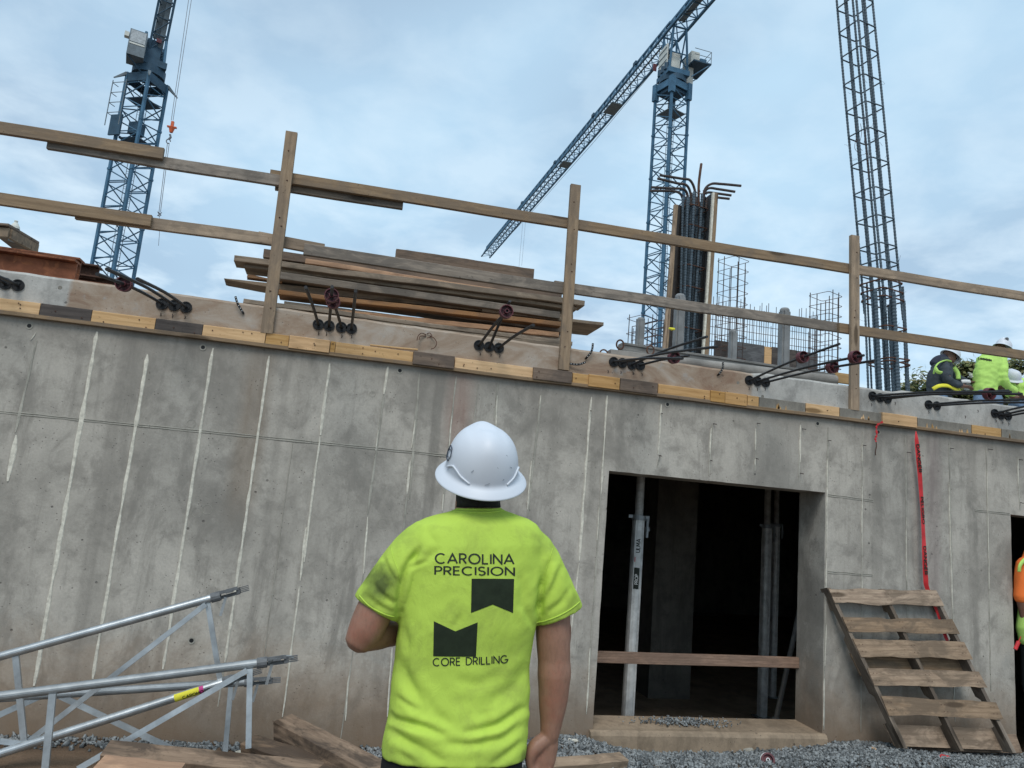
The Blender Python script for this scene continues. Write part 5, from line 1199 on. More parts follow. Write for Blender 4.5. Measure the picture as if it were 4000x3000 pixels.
# ------------------------------------------------------------------ red barrier tape
ZQ = lambda x, y: (3000+x/2.212, 1400+y/2.212)
tp = thing('barrier_tape', 'long red tape with black lettering hanging down the wall above the pallet', 'tape', at(*ZQ(1280, 630), WY-.07))
row = [(*ZQ(1278, 628), .008), (*ZQ(1284, 700), .034), (*ZQ(1293, 800), .040), (*ZQ(1308, 960), .042), (*ZQ(1322, 1150), .044), (*ZQ(1335, 1350), .045), (*ZQ(1345, 1550), .046), (*ZQ(1350, 1659), .046), (*ZP(1362, 120), .044), (*ZP(1378, 225), .040), (*ZP(1470, 430), .035), (*ZP(1530, 620), .040), (*ZP(1560, 690), .040)]
P = [at(x, y, WY-.06-.012*math.sin(i*1.1)) for i, (x, y, w_) in enumerate(row)]; W_ = [w_ for _, _, w_ in row]
SP = smooth_path(P, 8); SW = np.interp(np.linspace(0, len(W_)-1, len(SP)), range(len(W_)), W_)
vs = []; fs = []; TN = []
for i, p in enumerate(SP):
    tw = .25*math.sin(i*.11)+.1; h_ = V((math.cos(tw), -math.sin(tw), 0)); TN.append(h_)
    for q in (-1, -.5, 0, .5, 1): vs.append(p+h_*SW[i]/2*q+V((0, .003*math.cos(i*.5)*(1-q*q), 0)))
for i in range(len(SP)-1):
    for j in range(4): a = i*5+j; fs.append((a, a+1, a+6, a+5))
cc = P[4]; link('tape_band', pymesh([v-cc for v in vs], fs), M_REDTAPE, tp, Matrix.Translation(cc), smooth=True)
cum = [0]
for i in range(1, len(SP)): cum.append(cum[-1]+(SP[i]-SP[i-1]).length)
def on_tape(s_, v_, lift):
    i = max(0, min(len(SP)-2, int(np.searchsorted(cum, s_))-1)); f = (s_-cum[i])/max(1e-6, cum[i+1]-cum[i]); p = SP[i].lerp(SP[i+1], f); return p+TN[i]*v_+V((0, -.0045-lift, 0))
def s_at(ypx):
    return min(range(len(SP)), key=lambda i: abs(proj(SP[i])[1]-ypx))
for wrd, y0, y1 in (('DANGER', ZQ(0, 745)[1], ZQ(0, 980)[1]), ('PELIGRO', ZQ(0, 1190)[1], ZQ(0, 1425)[1]), ('DANGER', ZQ(0, 1630)[1], ZP(0, 105)[1])):
    s0 = cum[s_at(y0)]; s1 = cum[s_at(y1)]; tw_ = text_width(wrd, .26); hgt = (s1-s0)/tw_; vh = .026
    place_text('tape_lettering', wrd, lambda u, v, k: on_tape(s0+u*hgt, (v-.5)*vh+.004, k*.0004), M_INK, tp, .26, .22)
tl = thing('tape_scrap', 'short torn red tape scrap knotted on the ledger left of the long tape', 'tape', at(*ZQ(990, 548), WY-.08))
P = smooth_path([at(*ZQ(x, y), WY-.075) for x, y in ((992, 548), (950, 570), (936, 600), (940, 660), (928, 690), (934, 720))], 6); MB().path(P, [.010+.006*math.sin(i*1.3) for i in range(len(P))], 4, flat=.3).build('tape_band', M_REDTAPE, tl)
P = smooth_path([at(*ZQ(x, y), WY-.02) for x, y in ((934, 720), (938, 760), (928, 800), (930, 838))], 4); MB().path(P, .004, 4).build('tape_thread', M_REBARR, tl)

# ------------------------------------------------------------------ small things on the gravel
p = at(2850+825/5.53, 2850+655/5.53, 5.18)
t_ = thing('spoked_disc', 'red and white plastic disc lying tilted on the gravel below the sill', 'disc', p)
ax_ = V((-.35, -.85, .42)).normalized(); MB().tube(p-ax_*.018, p+ax_*.018, .048, .036, 26).build('rim', M_MAROON, t_); MB().tube(p-ax_*.03, p-ax_*.012, .052, .03, 26).build('back_rim', M_WHITE, t_)
m = MB(); m.disc(p-ax_*.004, ax_, .037, 22); m.build('web', MATS['red_barrier_tape'] and M_MAROON, t_); MB().tube(p-ax_*.005, p+ax_*.012, .014, .008, 12).build('hub', M_WHITE, t_)
def debris(nm, lab, cat, px, py, size, mat, sd):
    q = atz(px, py, .0); q.z = ground_h(q.x, q.y)+.012; random.seed(sd); bm = bmesh.new(); bmesh.ops.create_icosphere(bm, subdivisions=2, radius=1)
    for v in bm.verts: v.co = V((v.co.x*size[0], v.co.y*size[1], v.co.z*size[2]))*(1+.35*noise.noise(v.co*2+V((sd, 0, 0))))
    o = link(nm, tomesh(bm), mat, None, Matrix.Translation(q) @ Matrix.Rotation(sd*.7, 4, 'Z')); prop(o, lab, cat)
debris('red_plastic_scrap', 'red plastic scrap on the gravel at the bottom edge in front of the pallet', 'scrap', 3690, 2992, (.05, .04, .022), M_REDTAPE, 1)
debris('orange_wood_chip', 'small orange wood chip on the gravel left of the pallet foot', 'wood chip', 3415, 2953, (.045, .018, .010), M_PINEO, 2)
debris('pale_stone', 'big pale stone on top of the gravel bank left of the pallet', 'stone', 3268, 2882, (.055, .04, .030), M_GROUT, 3)
debris('pale_stone', 'long flat pale stone on the gravel right of the man\'s hand', 'stone', 2228, 2936, (.055, .022, .014), M_GROUT, 4)
debris('pale_stone', 'round grey lump on the gravel right under the middle of the sill', 'stone', 2925, 2915, (.05, .035, .03), M_CONC, 5)
debris('pale_stone', 'whitish stone behind the end of the long timber at the bottom left', 'stone', 945, 2972, (.08, .04, .02), M_GROUT, 6)
random.seed(11)

# ------------------------------------------------------------------ timbers at the bottom left
ZT5 = lambda x, y: (x/1.3825, 2200+y/1.3825)
def timber(lab, q0, q1, Y0, Y1, s_, mat=M_TIMBER, ext=1.0, up=(0, -.35, 1), nm='timber'):
    a = at(*q0, Y0); b = at(*q1, Y1); b = a+(b-a)*ext
    o = board(nm, a+V((0, s_/2, -s_/2)), b+V((0, s_/2, -s_/2)), s_, s_, mat, None, up=up, rough=.006, chip=.004, seg=28); return prop(o, lab, 'timber', 'rough timbers lying before the wall')
timber('rough square timber lying nearly level along the bottom edge left of the man', (404, 2925), (1150, 3000), 4.35, 4.25, .12, ext=1.15)
timber('short dark ended timber low in the middle of the timber heap', (975, 2895), (1330, 3010), 4.65, 4.2, .115, ext=1.2)
timber('topmost rough timber of the heap, pointing up to the left beside the man', (1108, 2812), (1470, 3000), 4.7, 4.05, .125, ext=1.1)
timber('light timber end sticking out right of the man at the bottom edge', (2150, 2985), (2440, 2962), 4.75, 5.0, .10, M_PALLET, up=(0, -.3, 1))
timber('orange stained timber just under the level one in the bottom left corner', (380, 2985), (700, 3020), 4.2, 4.1, .12, M_PILEO)

# ------------------------------------------------------------------ galvanised shoring frames
def flat_bar(p0, p1, w_, th, mat, parent, nm, up=None):
    M, Ln = frame(p0, p1, up or V((0, -1, .2))); MBm = MB(); MBm.box((0, 0, 0), (Ln, w_, th)); return link(nm, MBm.mesh(), mat, parent, M)
def end_clamp(p, d, root, fingers=4):
    """toothed pin end with a wedge"""
    m = MB(); s_ = d.normalized(); up_ = V((0, 0, 1)); up_ = (up_-s_*up_.dot(s_)).normalized(); n_ = s_.cross(up_)
    m.tube(p-s_*.01, p+s_*.045, .030, .016, 12); 
    M = Matrix(((s_.x, n_.x, up_.x, p.x), (s_.y, n_.y, up_.y, p.y), (s_.z, n_.z, up_.z, p.z), (0, 0, 0, 1)))
    m.box((.09, .012, .018), (.12, .008, .02), M); m.box((.09, -.012, -.014), (.13, .008, .02), M); m.box((.10, 0, .01), (.04, .05, .012), M); m.build('end_socket', M_CLAMP, root)
    m = MB(); m.box((.150, 0, 0), (.025, .012, .036), M)
    for k in range(fingers): m.box((.185, 0, -.0145+k*.0097), (.055, .012, .005), M)
    m.build('toothed_latch', M_CLAMP, root)
    q = M @ V((.07, -.01, -.02)); flat_bar(q, q+V((-.016, 0, -.11)), .016, .006, M_GALV, root, 'wedge')
FD = lambda x, y, Y: at(*ZT5(x, y), Y)
fA = thing('shoring_frame', 'galvanised shoring frame with a yellow sticker on its lower tube, its top tube highest', 'scaffold frame', FD(200, 1000, 4.95), 'galvanised shoring frames stacked at the left')
a, b = FD(-260, 575, 4.95), FD(1150, 186, 4.95); MB().bar(a, b, .0245, 18).build('chord_tube', M_GALV, fA, smooth=False); end_clamp(b, b-a, fA)
a2, b2 = FD(-200, 1092, 4.90), FD(1215, 640, 4.90); MB().bar(a2, b2, .0245, 18).build('chord_tube', M_GALV, fA); end_clamp(b2, b2-a2, fA)
flat_bar(FD(1112, 222, 4.93), FD(150, 965, 4.93), .030, .012, M_GALV, fA, 'brace'); flat_bar(FD(1122, 215, 4.95), FD(1190, 640, 4.92), .030, .02, M_GALV, fA, 'brace'); flat_bar(FD(85, 500, 4.95), FD(132, 975, 4.92), .032, .02, M_GALV, fA, 'brace'); flat_bar(FD(0, 960, 4.92), FD(130, 975, 4.92), .030, .02, M_GALV, fA, 'brace')
# yellow sticker with black lettering wrapped on the lower tube
dd_ = (b2-a2).normalized(); s0 = (FD(945, 726, 4.90)-a2).length; s1 = (FD(1078, 684, 4.90)-a2).length; s2 = (FD(1102, 676, 4.90)-a2).length
e1 = V((0, -1, 0)); e1 = (e1-dd_*e1.dot(dd_)).normalized(); e2 = dd_.cross(e1); e2 = e2 if e2.z > 0 else -e2
def tubept(s_, an, r_=.0252): return a2+dd_*s_+(e1*math.cos(an)+e2*math.sin(an))*r_
def tubepatch(s0, s1, mat, nm):
    vs = [tubept(s0+(s1-s0)*i/4, -1.4+2.4*j/10) for i in range(5) for j in range(11)]; fs = [(i*11+j, i*11+j+1, (i+1)*11+j+1, (i+1)*11+j) for i in range(4) for j in range(10)]
    c = vs[27]; link(nm, pymesh([v-c for v in vs], fs), mat, fA, Matrix.Translation(c))
tubepatch(s0, s1, M_YEL, 'sticker'); tubepatch(s1+.001, s2, M_PINKS, 'sticker_tab')
place_text('sticker_lettering', 'CAROMOTO', lambda u, v, k: tubept(s0+.045+u*.019, -.75+v*.017/.0252, .0258+k*.0003), M_INK, fA, .2, .2)
fB = thing('shoring_frame', 'nearest galvanised shoring frame whose long tube crosses in front of the others', 'scaffold frame', FD(250, 1100, 4.55), 'galvanised shoring frames stacked at the left')
a, b = FD(-260, 752, 4.55), FD(1398, 539, 4.6); MB().bar(a, b, .0245, 18).build('chord_tube', M_GALVD, fB); end_clamp(b, b-a, fB)
P = [b+(b-a).normalized()*.05, b+(b-a).normalized()*.12+V((0, 0, .018)), b+(b-a).normalized()*.19+V((0, 0, .006))]; MB().path(smooth_path(P, 5), .011, 6, flat=.5).build('curved_hook', M_GALVD, fB)
flat_bar(FD(285, 705, 4.55), FD(240, 1160, 4.5), .034, .02, M_GALV, fB, 'brace'); flat_bar(FD(1350, 570, 4.58), FD(1342, 1000, 4.5), .030, .02, M_GALV, fB, 'brace'); flat_bar(FD(1335, 578, 4.57), FD(420, 1112, 4.5), .030, .012, M_GALV, fB, 'brace')
fC = thing('shoring_frame', 'rear dull galvanised shoring frame half hidden behind the other two', 'scaffold frame', FD(900, 1050, 5.3), 'galvanised shoring frames stacked at the left')
a, b = FD(-260, 745, 5.25), FD(1330, 642, 5.25); MB().bar(a, b, .0245, 16).build('chord_tube', M_GALVD, fC); end_clamp(b, b-a, fC)
flat_bar(FD(250, 705, 5.25), FD(-150, 885, 5.2), .034, .012, M_GALVD, fC, 'brace'); flat_bar(FD(305, 708, 5.25), FD(1010, 1040, 5.1), .034, .012, M_GALVD, fC, 'brace'); flat_bar(FD(1248, 655, 5.25), FD(1212, 1070, 5.15), .030, .02, M_GALVD, fC, 'brace')
# ------------------------------------------------------------------ people
def loft(rings, n=40, cap=True):
    """rings: (centre, u axis, v axis, half u, half v, exponent)"""
    vs = []; fs = []
    for (c, u, v, a, b, e) in rings:
        for j in range(n):
            t_ = 2*PI*j/n; ct, st = math.cos(t_), math.sin(t_)
            vs.append(c+u*a*math.copysign(abs(ct)**(2/e), ct)+v*b*math.copysign(abs(st)**(2/e), st))
    for i in range(len(rings)-1):
        for j in range(n): a = i*n+j; b = i*n+(j+1) % n; fs.append((a, b, b+n, a+n))
    if cap: fs.append(tuple(range(n-1, -1, -1))); fs.append(tuple((len(rings)-1)*n+j for j in range(n)))
    return vs, fs
def limb(pts, radii, n=20, sub=5, flat=None):
    P = smooth_path(pts, sub); R = np.interp(np.linspace(0, len(radii)-1, len(P)), range(len(radii)), radii); rings = []
    u = None
    for i, p in enumerate(P):
        t_ = (P[min(i+1, len(P)-1)]-P[max(i-1, 0)]).normalized()
        if u is None: u = (V((1, 0, 0))-t_*t_.x); u = u.normalized() if u.length > .1 else t_.orthogonal().normalized()
        else: u = (u-t_*t_.dot(u)).normalized()
        rings.append((p, u, t_.cross(u), R[i], R[i]*(flat or 1), 2))
    # rounded ends
    r0 = rings[0]; r1 = rings[-1]; t0 = (P[1]-P[0]).normalized(); t1 = (P[-1]-P[-2]).normalized()
    s_ = [(r0[0]-t0*r0[3]*q, r0[1], r0[2], r0[3]*k, r0[4]*k, 2) for q, k in ((.9, .35), (.6, .78))]; e_ = [(r1[0]+t1*r1[3]*q, r1[1], r1[2], r1[3]*k, r1[4]*k, 2) for q, k in ((.6, .78), (.9, .35))]
    return loft(s_+rings+e_, n)
def union(parts, voxel, smooth_it=6, fac=.5):
    vs = []; fs = []
    for (v, f) in parts: n = len(vs); vs += list(v); fs += [tuple(n+i for i in q) for q in f]
    me = pymesh(vs, fs); bm = bmesh.new(); bm.from_mesh(me); bmesh.ops.recalc_face_normals(bm, faces=bm.faces); bm.to_mesh(me); bm.free()
    return evalmesh(me, [('REMESH', dict(mode='VOXEL', voxel_size=voxel)), ('SMOOTH', dict(iterations=smooth_it, factor=fac))])
def np_verts(me): a = np.empty(len(me.vertices)*3); me.vertices.foreach_get('co', a); return a.reshape(-1, 3)
def np_norm(me): a = np.empty(len(me.vertices)*3); me.vertices.foreach_get('normal', a); return a.reshape(-1, 3)

# --- hard hats
def dome_pt(a, t_, HX, HY, HZ, ridge=.006):
    """a: angle, t: 0 at rim .. 1 at top"""
    r = math.cos(t_*PI/2)**.55; z = math.sin(t_*PI/2)
    x = math.cos(a)*HX*r; y = math.sin(a)*HY*r; zz = HZ*z
    k = math.exp(-(x/.042)**2)*ridge*2.6*min(1, z*1.5)+math.exp(-((abs(x)-.062)/.012)**2)*ridge*.25*min(1, z)
    return V((x, y, zz+k))
def hat_meshes(M, HX=.116, HY=.135, HZ=.130, BX=.148, BY=.166, drop=.016):
    n = 72; vs = []; fs = []; T = [i/22 for i in range(22)]
    # brim underside edge -> brim top -> dome
    prof = []
    for k in range(9):
        f = k/8; prof.append(('brim', f))
    rows = []
    for f in (1.0,):  # rim lip
        rows.append([V((math.cos(2*PI*j/n)*(BX), math.sin(2*PI*j/n)*(BY), -drop-.004)) for j in range(n)])
    for k in range(8):
        f = k/8; rows.append([V((math.cos(2*PI*j/n)*(BX*(1-f)+HX*1.03*f), math.sin(2*PI*j/n)*(BY*(1-f)+HY*1.03*f), -drop*(1-f)**1.4+.000+.006*f)) for j in range(n)])
    for t_ in T:
        rows.append([dome_pt(2*PI*j/n, t_, HX, HY, HZ)+V((0, 0, .012)) for j in range(n)])
    for r in rows: vs += [M @ v for v in r]
    m_ = len(rows)
    for i in range(m_-1):
        for j in range(n): a = i*n+j; b = i*n+(j+1) % n; fs.append((a, b, b+n, a+n))
    vs.append(M @ V((0, 0, HZ+.012+.006))); q = len(vs)-1; fs += [((m_-1)*n+j, (m_-1)*n+(j+1) % n, q) for j in range(n)]
    me = pymesh(vs, fs); return evalmesh(me, [('SOLIDIFY', dict(thickness=.0035, offset=-1)), ('SUBSURF', dict(levels=1, render_levels=1))])
def hat(M, lab, grp=None, rims=True, logo=None):
    c = M.translation.copy(); t_ = thing('hard_hat', lab, 'hard hat', c, grp); me = hat_meshes(M); link('shell', me, M_HAT, t_, Matrix(), smooth=True)
    if rims:
        for sx in (-1, 1):
            pts = []
            for (a, t0) in ((-8, .06), (-16, .11), (-25, .155), (-34, .13), (-44, .07), (-54, .03), (-60, -.01)):
                an = math.radians(a); p = dome_pt(an, max(0, t0), .1175, .1365, .130, 0)+V((0, 0, .014)); p.x *= sx; pts.append(M @ p)
            m = MB(); m.path(smooth_path(pts, 5), .0034, 8); m.build('shell_ridge', M_HAT, t_, smooth=True)
    return t_

# --- the man in front
Y0 = 2.35
def S(x, y, Y=Y0): return at(*z8(x, y), Y)
man = thing('person', 'man in lime T-shirt and white hard hat seen from behind in front of the wall', 'person', (S(600, 1000).x, Y0+.02, -.10))
def tring(y, xl, xr, b, e=2.5, dy=0.0):
    Lp = S(xl, y); Rp = S(xr, y); u = (Rp-Lp); a = u.length/2; return ((Lp+Rp)/2+V((0, dy, 0)), u.normalized(), V((0, 1, 0)), a, b, e)
TOR = [(452, 590, 772, .062, 2.1, .012), (462, 566, 790, .072, 2.1, .010), (474, 530, 815, .080, 2.1, .008), (488, 475, 855, .088, 2.2, .006), (505, 425, 900, .098, 2.3, .004), (530, 375, 940, .108, 2.4, 0), (570, 345, 966, .120, 2.5, 0), (620, 330, 975, .132, 2.6, 0), (700, 322, 972, .138, 2.6, 0),
       (800, 318, 962, .138, 2.6, 0), (900, 312, 945, .135, 2.6, 0), (1000, 305, 930, .130, 2.6, 0), (1100, 292, 915, .124, 2.6, .004), (1200, 282, 906, .120, 2.5, .006), (1300, 270, 904, .122, 2.5, .006), (1400, 260, 902, .128, 2.5, .004), (1480, 244, 894, .134, 2.5, 0), (1540, 230, 890, .138, 2.5, 0), (1578, 222, 887, .140, 2.5, 0), (1592, 220, 886, .140, 2.5, 0)]
parts = [loft([tring(y, a, b, d, e, dy) for (y, a, b, d, e, dy) in TOR], 64)]
def sleeve(rows):
    rings = []
    for (x0, y0, x1, y1, b, dy) in rows:   # outer and inner silhouette points
        A = S(x0, y0); B = S(x1, y1); u = (B-A); rings.append(((A+B)/2+V((0, dy, 0)), u.normalized(), V((0, 1, 0)), u.length/2, b, 2.3))
    return loft(rings, 44)
parts.append(sleeve([(395, 515, 430, 620, .06, 0), (345, 545, 395, 760, .085, 0), (296, 590, 372, 860, .092, 0), (248, 648, 345, 920, .090, .004), (200, 715, 318, 955, .086, .008), (150, 785, 302, 975, .082, .012), (112, 838, 292, 982, .080, .016), (98, 868, 288, 984, .079, .018)]))
parts.append(sleeve([(880, 515, 850, 620, .06, 0), (945, 548, 900, 760, .085, 0), (995, 590, 922, 850, .092, 0), (1035, 650, 930, 915, .090, 0), (1068, 720, 934, 955, .086, 0), (1105, 800, 936, 980, .082, 0), (1135, 865, 938, 995, .080, 0), (1150, 902, 938, 1000, .079, 0)]))
shirt = union(parts, .0055, 8, .5)
# cloth folds: polylines in photo coordinates with width (px), depth (m)
FOLDS = [([(392, 660), (350, 715), (322, 790), (308, 880), (305, 960)], 15, .011), ([(405, 632), (368, 700)], 12, .006), ([(440, 700), (390, 720), (350, 735)], 9, .004), ([(950, 940), (962, 850), (985, 770), (1012, 690)], 15, .009), ([(930, 1010), (905, 960), (880, 900)], 14, .004),
         ([(252, 1400), (285, 1432), (340, 1450), (440, 1478), (520, 1512)], 17, .011), ([(262, 1468), (330, 1530), (400, 1565), (520, 1640)], 22, .010), ([(300, 1580), (380, 1640)], 18, .004), ([(892, 1372), (830, 1420), (740, 1470), (600, 1500)], 18, .010), ([(870, 1450), (790, 1520), (640, 1552), (520, 1545)], 20, .008),
         ([(885, 1530), (800, 1600), (730, 1650)], 16, .005), ([(905, 1170), (850, 1270), (740, 1350)], 28, .006), ([(290, 1140), (335, 1230), (400, 1350), (425, 1440)], 26, .009), ([(420, 1290), (470, 1400), (560, 1470)], 24, .005),
         ([(560, 1240), (660, 1270), (790, 1230)], 26, .003), ([(232, 680), (262, 750), (300, 800)], 9, .004), ([(325, 1000), (345, 1100), (340, 1220)], 20, .004), ([(870, 770), (880, 850), (860, 930)], 18, .004), ([(430, 560), (470, 620), (440, 700)], 18, .003), ([(500, 640), (440, 690)], 16, .003),
         ([(1060, 720), (1030, 800), (990, 870), (945, 930)], 15, .006), ([(1100, 820), (1060, 890), (990, 940)], 12, .004), ([(180, 800), (230, 860), (292, 900)], 13, .005), ([(150, 860), (220, 910), (290, 940)], 11, .003), ([(690, 1390), (720, 1480), (700, 1600)], 24, .004), ([(300, 1330), (400, 1400)], 13, .005), ([(640, 500), (690, 520), (760, 505)], 18, .002), ([(600, 950), (560, 1010)], 16, .003)]
co = np_verts(shirt); nn = np_norm(shirt)
rel = co-np.array([0, 0, CAMZ]); zc_ = rel@np.array(CF); PX = 2000+FPX*(rel@np.array(CR))/zc_; PY = 1500-FPX*(rel@np.array(CU))/zc_; PX = (PX-1300)*1.1855; PY = (PY-1600)*1.1855
disp = np.zeros(len(co)); back = np.clip((-nn[:, 1]+.15)/.5, 0, 1)
for pl, wd, dep in FOLDS:
    Pp = np.array([[v.x, v.y] for v in smooth_path([V((x, y, 0)) for x, y in pl], 5)]); dm = np.full(len(co), 1e9); tt_ = np.zeros(len(co)); sg = np.zeros(len(co))
    for i in range(len(Pp)-1):
        a, b = Pp[i], Pp[i+1]; ab = b-a; L2 = (ab**2).sum(); f = np.clip(((PX-a[0])*ab[0]+(PY-a[1])*ab[1])/L2, 0, 1); dx_ = PX-(a[0]+ab[0]*f); dy_ = PY-(a[1]+ab[1]*f); d = np.hypot(dx_, dy_); k = d < dm
        dm = np.where(k, d, dm); tt_ = np.where(k, (i+f)/(len(Pp)-1), tt_); sg = np.where(k, np.sign(ab[0]*dy_-ab[1]*dx_), sg)
    env = np.sin(np.clip(tt_, 0, 1)*PI)**.6*.9+.1; s_ = dm*sg
    disp += back*env*dep*(-np.exp(-(s_/wd)**2)+.55*np.exp(-((s_-wd*2.0)/(wd*1.3))**2)+.45*np.exp(-((s_+wd*2.0)/(wd*1.3))**2))
nz = np.array([noise.noise(V((c[0]*9, c[1]*9, c[2]*6)))*.0028+noise.noise(V((c[0]*26+c[2]*9, c[1]*26+4, c[2]*22)))*.0014+abs(noise.noise(V((c[0]*17-c[2]*12, c[1]*10, c[2]*15+7))))*-.0020 for c in co]); disp += nz
# hem: little lip near the bottom and sleeve ends
co2 = co+nn*disp[:, None]; shirt.vertices.foreach_set('co', co2.reshape(-1)); shirt.update()
sh = link('tshirt', shirt, M_HIVIS, man, Matrix(), smooth=True)
dg = bpy.context.evaluated_depsgraph_get(); BV = BVHTree.FromPolygons([tuple(v) for v in co2], [tuple(p.vertices) for p in shirt.polygons])
def on_shirt(x, y, off):
    d = ray(*z8(x, y)).normalized(); h = BV.ray_cast(CAM, d); p = h[0] if h[0] else S(x, y, Y0-.13)
    return p-d*off if h[0] else p
def shirt_text(s_, xl, yb, height, width, rot=0, curve=0):
    tw_ = 0; gap = .23; w0 = text_width(s_, gap); kx = width/w0
    # letters keep their shape: horizontal scale = width / natural width
    for q, c_ in enumerate([s_]):
        place_text('shirt_lettering', s_, lambda u, v, k: on_shirt(xl+u*kx, yb-v*height-rot*u*kx-curve*(u*kx)**2, .0012+k*.0003), M_INK, man, gap, .155)
shirt_text('CAROLINA', 476, 711, 44, 362, -.012); shirt_text('PRECISION', 474, 764, 37, 366, -.010); shirt_text('CORE DRILLING', 465, 1187, 34, 345, .018, .00007)
def shirt_poly(poly, nx_=26):
    """flat print filled as a fine grid"""
    xs = [p[0] for p in poly]; ys = [p[1] for p in poly]; (TLx, TLy), (TMx, TMy), (TRx, TRy), (BRx, BRy), (BMx, BMy), (BLx, BLy) = poly
    vs = []; fs = []; ny = 24
    for i in range(nx_+1):
        f = i/nx_
        if f < .5: tp_ = (TLx+(TMx-TLx)*f*2, TLy+(TMy-TLy)*f*2); bt = (BLx+(BMx-BLx)*f*2, BLy+(BMy-BLy)*f*2)
        else: tp_ = (TMx+(TRx-TMx)*(f*2-1), TMy+(TRy-TMy)*(f*2-1)); bt = (BMx+(BRx-BMx)*(f*2-1), BMy+(BRy-BMy)*(f*2-1))
        for j in range(ny+1): g = j/ny; vs.append(on_shirt(tp_[0]+(bt[0]-tp_[0])*g, tp_[1]+(bt[1]-tp_[1])*g, .0012))
    for i in range(nx_):
        for j in range(ny): a = i*(ny+1)+j; fs.append((a, a+1, a+ny+2, a+ny+1))
    c = sum(vs, V((0, 0, 0)))/len(vs); link('shirt_emblem', pymesh([v-c for v in vs], fs), MATS.get('shirt_print') or plain('shirt_print', (.017, .026, .013), .85, 0, .2, 40, .1), man, Matrix.Translation(c), smooth=True)
shirt_poly([(643, 783), (741, 783), (840, 784), (835, 942), (741, 903), (640, 942)]); shirt_poly([(468, 980), (568, 1027), (671, 985), (663, 1144), (563, 1144), (465, 1142)])
# hems, collar and shoulder seams
def seam(pts, r, nm, lift=.0006, mat=None):
    P = [on_shirt(v_.x, v_.y, lift) for v_ in smooth_path([V((x, y, 0)) for x, y in pts], 6)]; P = [p for p in P if abs(p.y-(Y0-.13)) > 1e-4]; m = MB(); m.path(P, r, 6); m.build(nm, mat or M_HIVIS, man, smooth=True)
seam([(562, 470), (620, 476), (690, 478), (750, 474), (790, 466)], .0028, 'collar_seam'); seam([(566, 460), (640, 463), (720, 463), (785, 458)], .0032, 'collar')
seam([(122, 860), (160, 902), (205, 932), (250, 952), (285, 960)], .0022, 'sleeve_hem'); seam([(1144, 890), (1100, 925), (1040, 958), (980, 980), (944, 986)], .0022, 'sleeve_hem')
seam([(262, 600), (278, 680), (300, 740), (312, 800)], .0012, 'armhole_seam'); seam([(1020, 640), (990, 740), (968, 840), (955, 920)], .0012, 'armhole_seam')
# body: one continuous mesh (head, neck, trunk, arms, hands, legs)
B = []
nk = [tring(y, a, b, d, 2.1, .02) for (y, a, b, d) in ((520, 560, 800, .075), (470, 572, 780, .072), (430, 575, 778, .072), (380, 580, 775, .076))]
hc = S(690, 285)+V((0, .02, 0)); tiltM = Matrix.Rotation(math.radians(24), 3, 'X')
hd = []
for k in range(15):
    f = k/14; z = -.115+.235*f; r = math.sin(min(1, max(0.02, (f*.94+.03)))*PI)**.55; hd.append((hc+tiltM @ V((0, .0, z)), V((1, 0, 0)), tiltM @ V((0, 1, 0)), .080*r, .100*r, 2.2))
B.append(loft(nk, 32)); B.append(loft(hd, 32))
# face on the far side: nose, brow, chin, ears
hp = lambda x, y, z: hc+tiltM @ V((x, y, z))
B.append(limb([hp(0, .085, .03), hp(0, .108, -.015), hp(0, .100, -.03)], [.010, .016, .012], 10, 4)); B.append(limb([hp(-.035, .082, .045), hp(.035, .082, .045)], [.012, .012], 10, 3)); B.append(limb([hp(-.02, .078, -.095), hp(.02, .078, -.095)], [.022, .022], 10, 3)); B.append(limb([hp(-.022, .090, -.055), hp(.022, .090, -.055)], [.010, .010], 10, 3))
for sx in (-1, 1): B.append(limb([hp(sx*.082, .0, .02), hp(sx*.088, -.008, -.005), hp(sx*.083, .002, -.03)], [.010, .012, .009], 10, 4, .6))
TB = [(y, a+26, b-26, d-.016, e, dy) for (y, a, b, d, e, dy) in TOR+[(1700, 220, 880, .13, 2.5, 0)] if y >= 530]; B.append(loft([tring(*q[:4], q[4], q[5]) for q in TB], 36))
# left arm, bent: elbow out, forearm forward
B.append(limb([S(370, 680), S(275, 800), S(205, 910), S(158, 1010), S(132, 1052)], [.045, .048, .056, .055, .048], 24, 6)); B.append(limb([S(134, 1046), S(200, 1036, Y0+.05), S(290, 1020, Y0+.12), S(400, 985, Y0+.22)], [.047, .050, .046, .030], 24, 6))
B.append(limb([S(118, 1070), S(128, 1085)], [.026, .022], 14, 3))
# right arm hanging
B.append(limb([S(930, 690), S(990, 800), S(1014, 930), S(1019, 1010), S(1022, 1090), S(1024, 1160), S(1025, 1230), S(1020, 1340), S(1012, 1440), S(1004, 1510)], [.045, .052, .058, .0565, .0545, .0515, .0535, .0465, .0355, .0295], 28, 7))
B.append(limb([S(1062, 1140, Y0-.02), S(1066, 1175, Y0-.02)], [.024, .020], 14, 3)); B.append(limb([S(1062, 1010, Y0+.01), S(1066, 1080, Y0+.01)], [.032, .026], 14, 3)); B.append(limb([S(1048, 1230, Y0), S(1046, 1310, Y0)], [.034, .026], 14, 3))
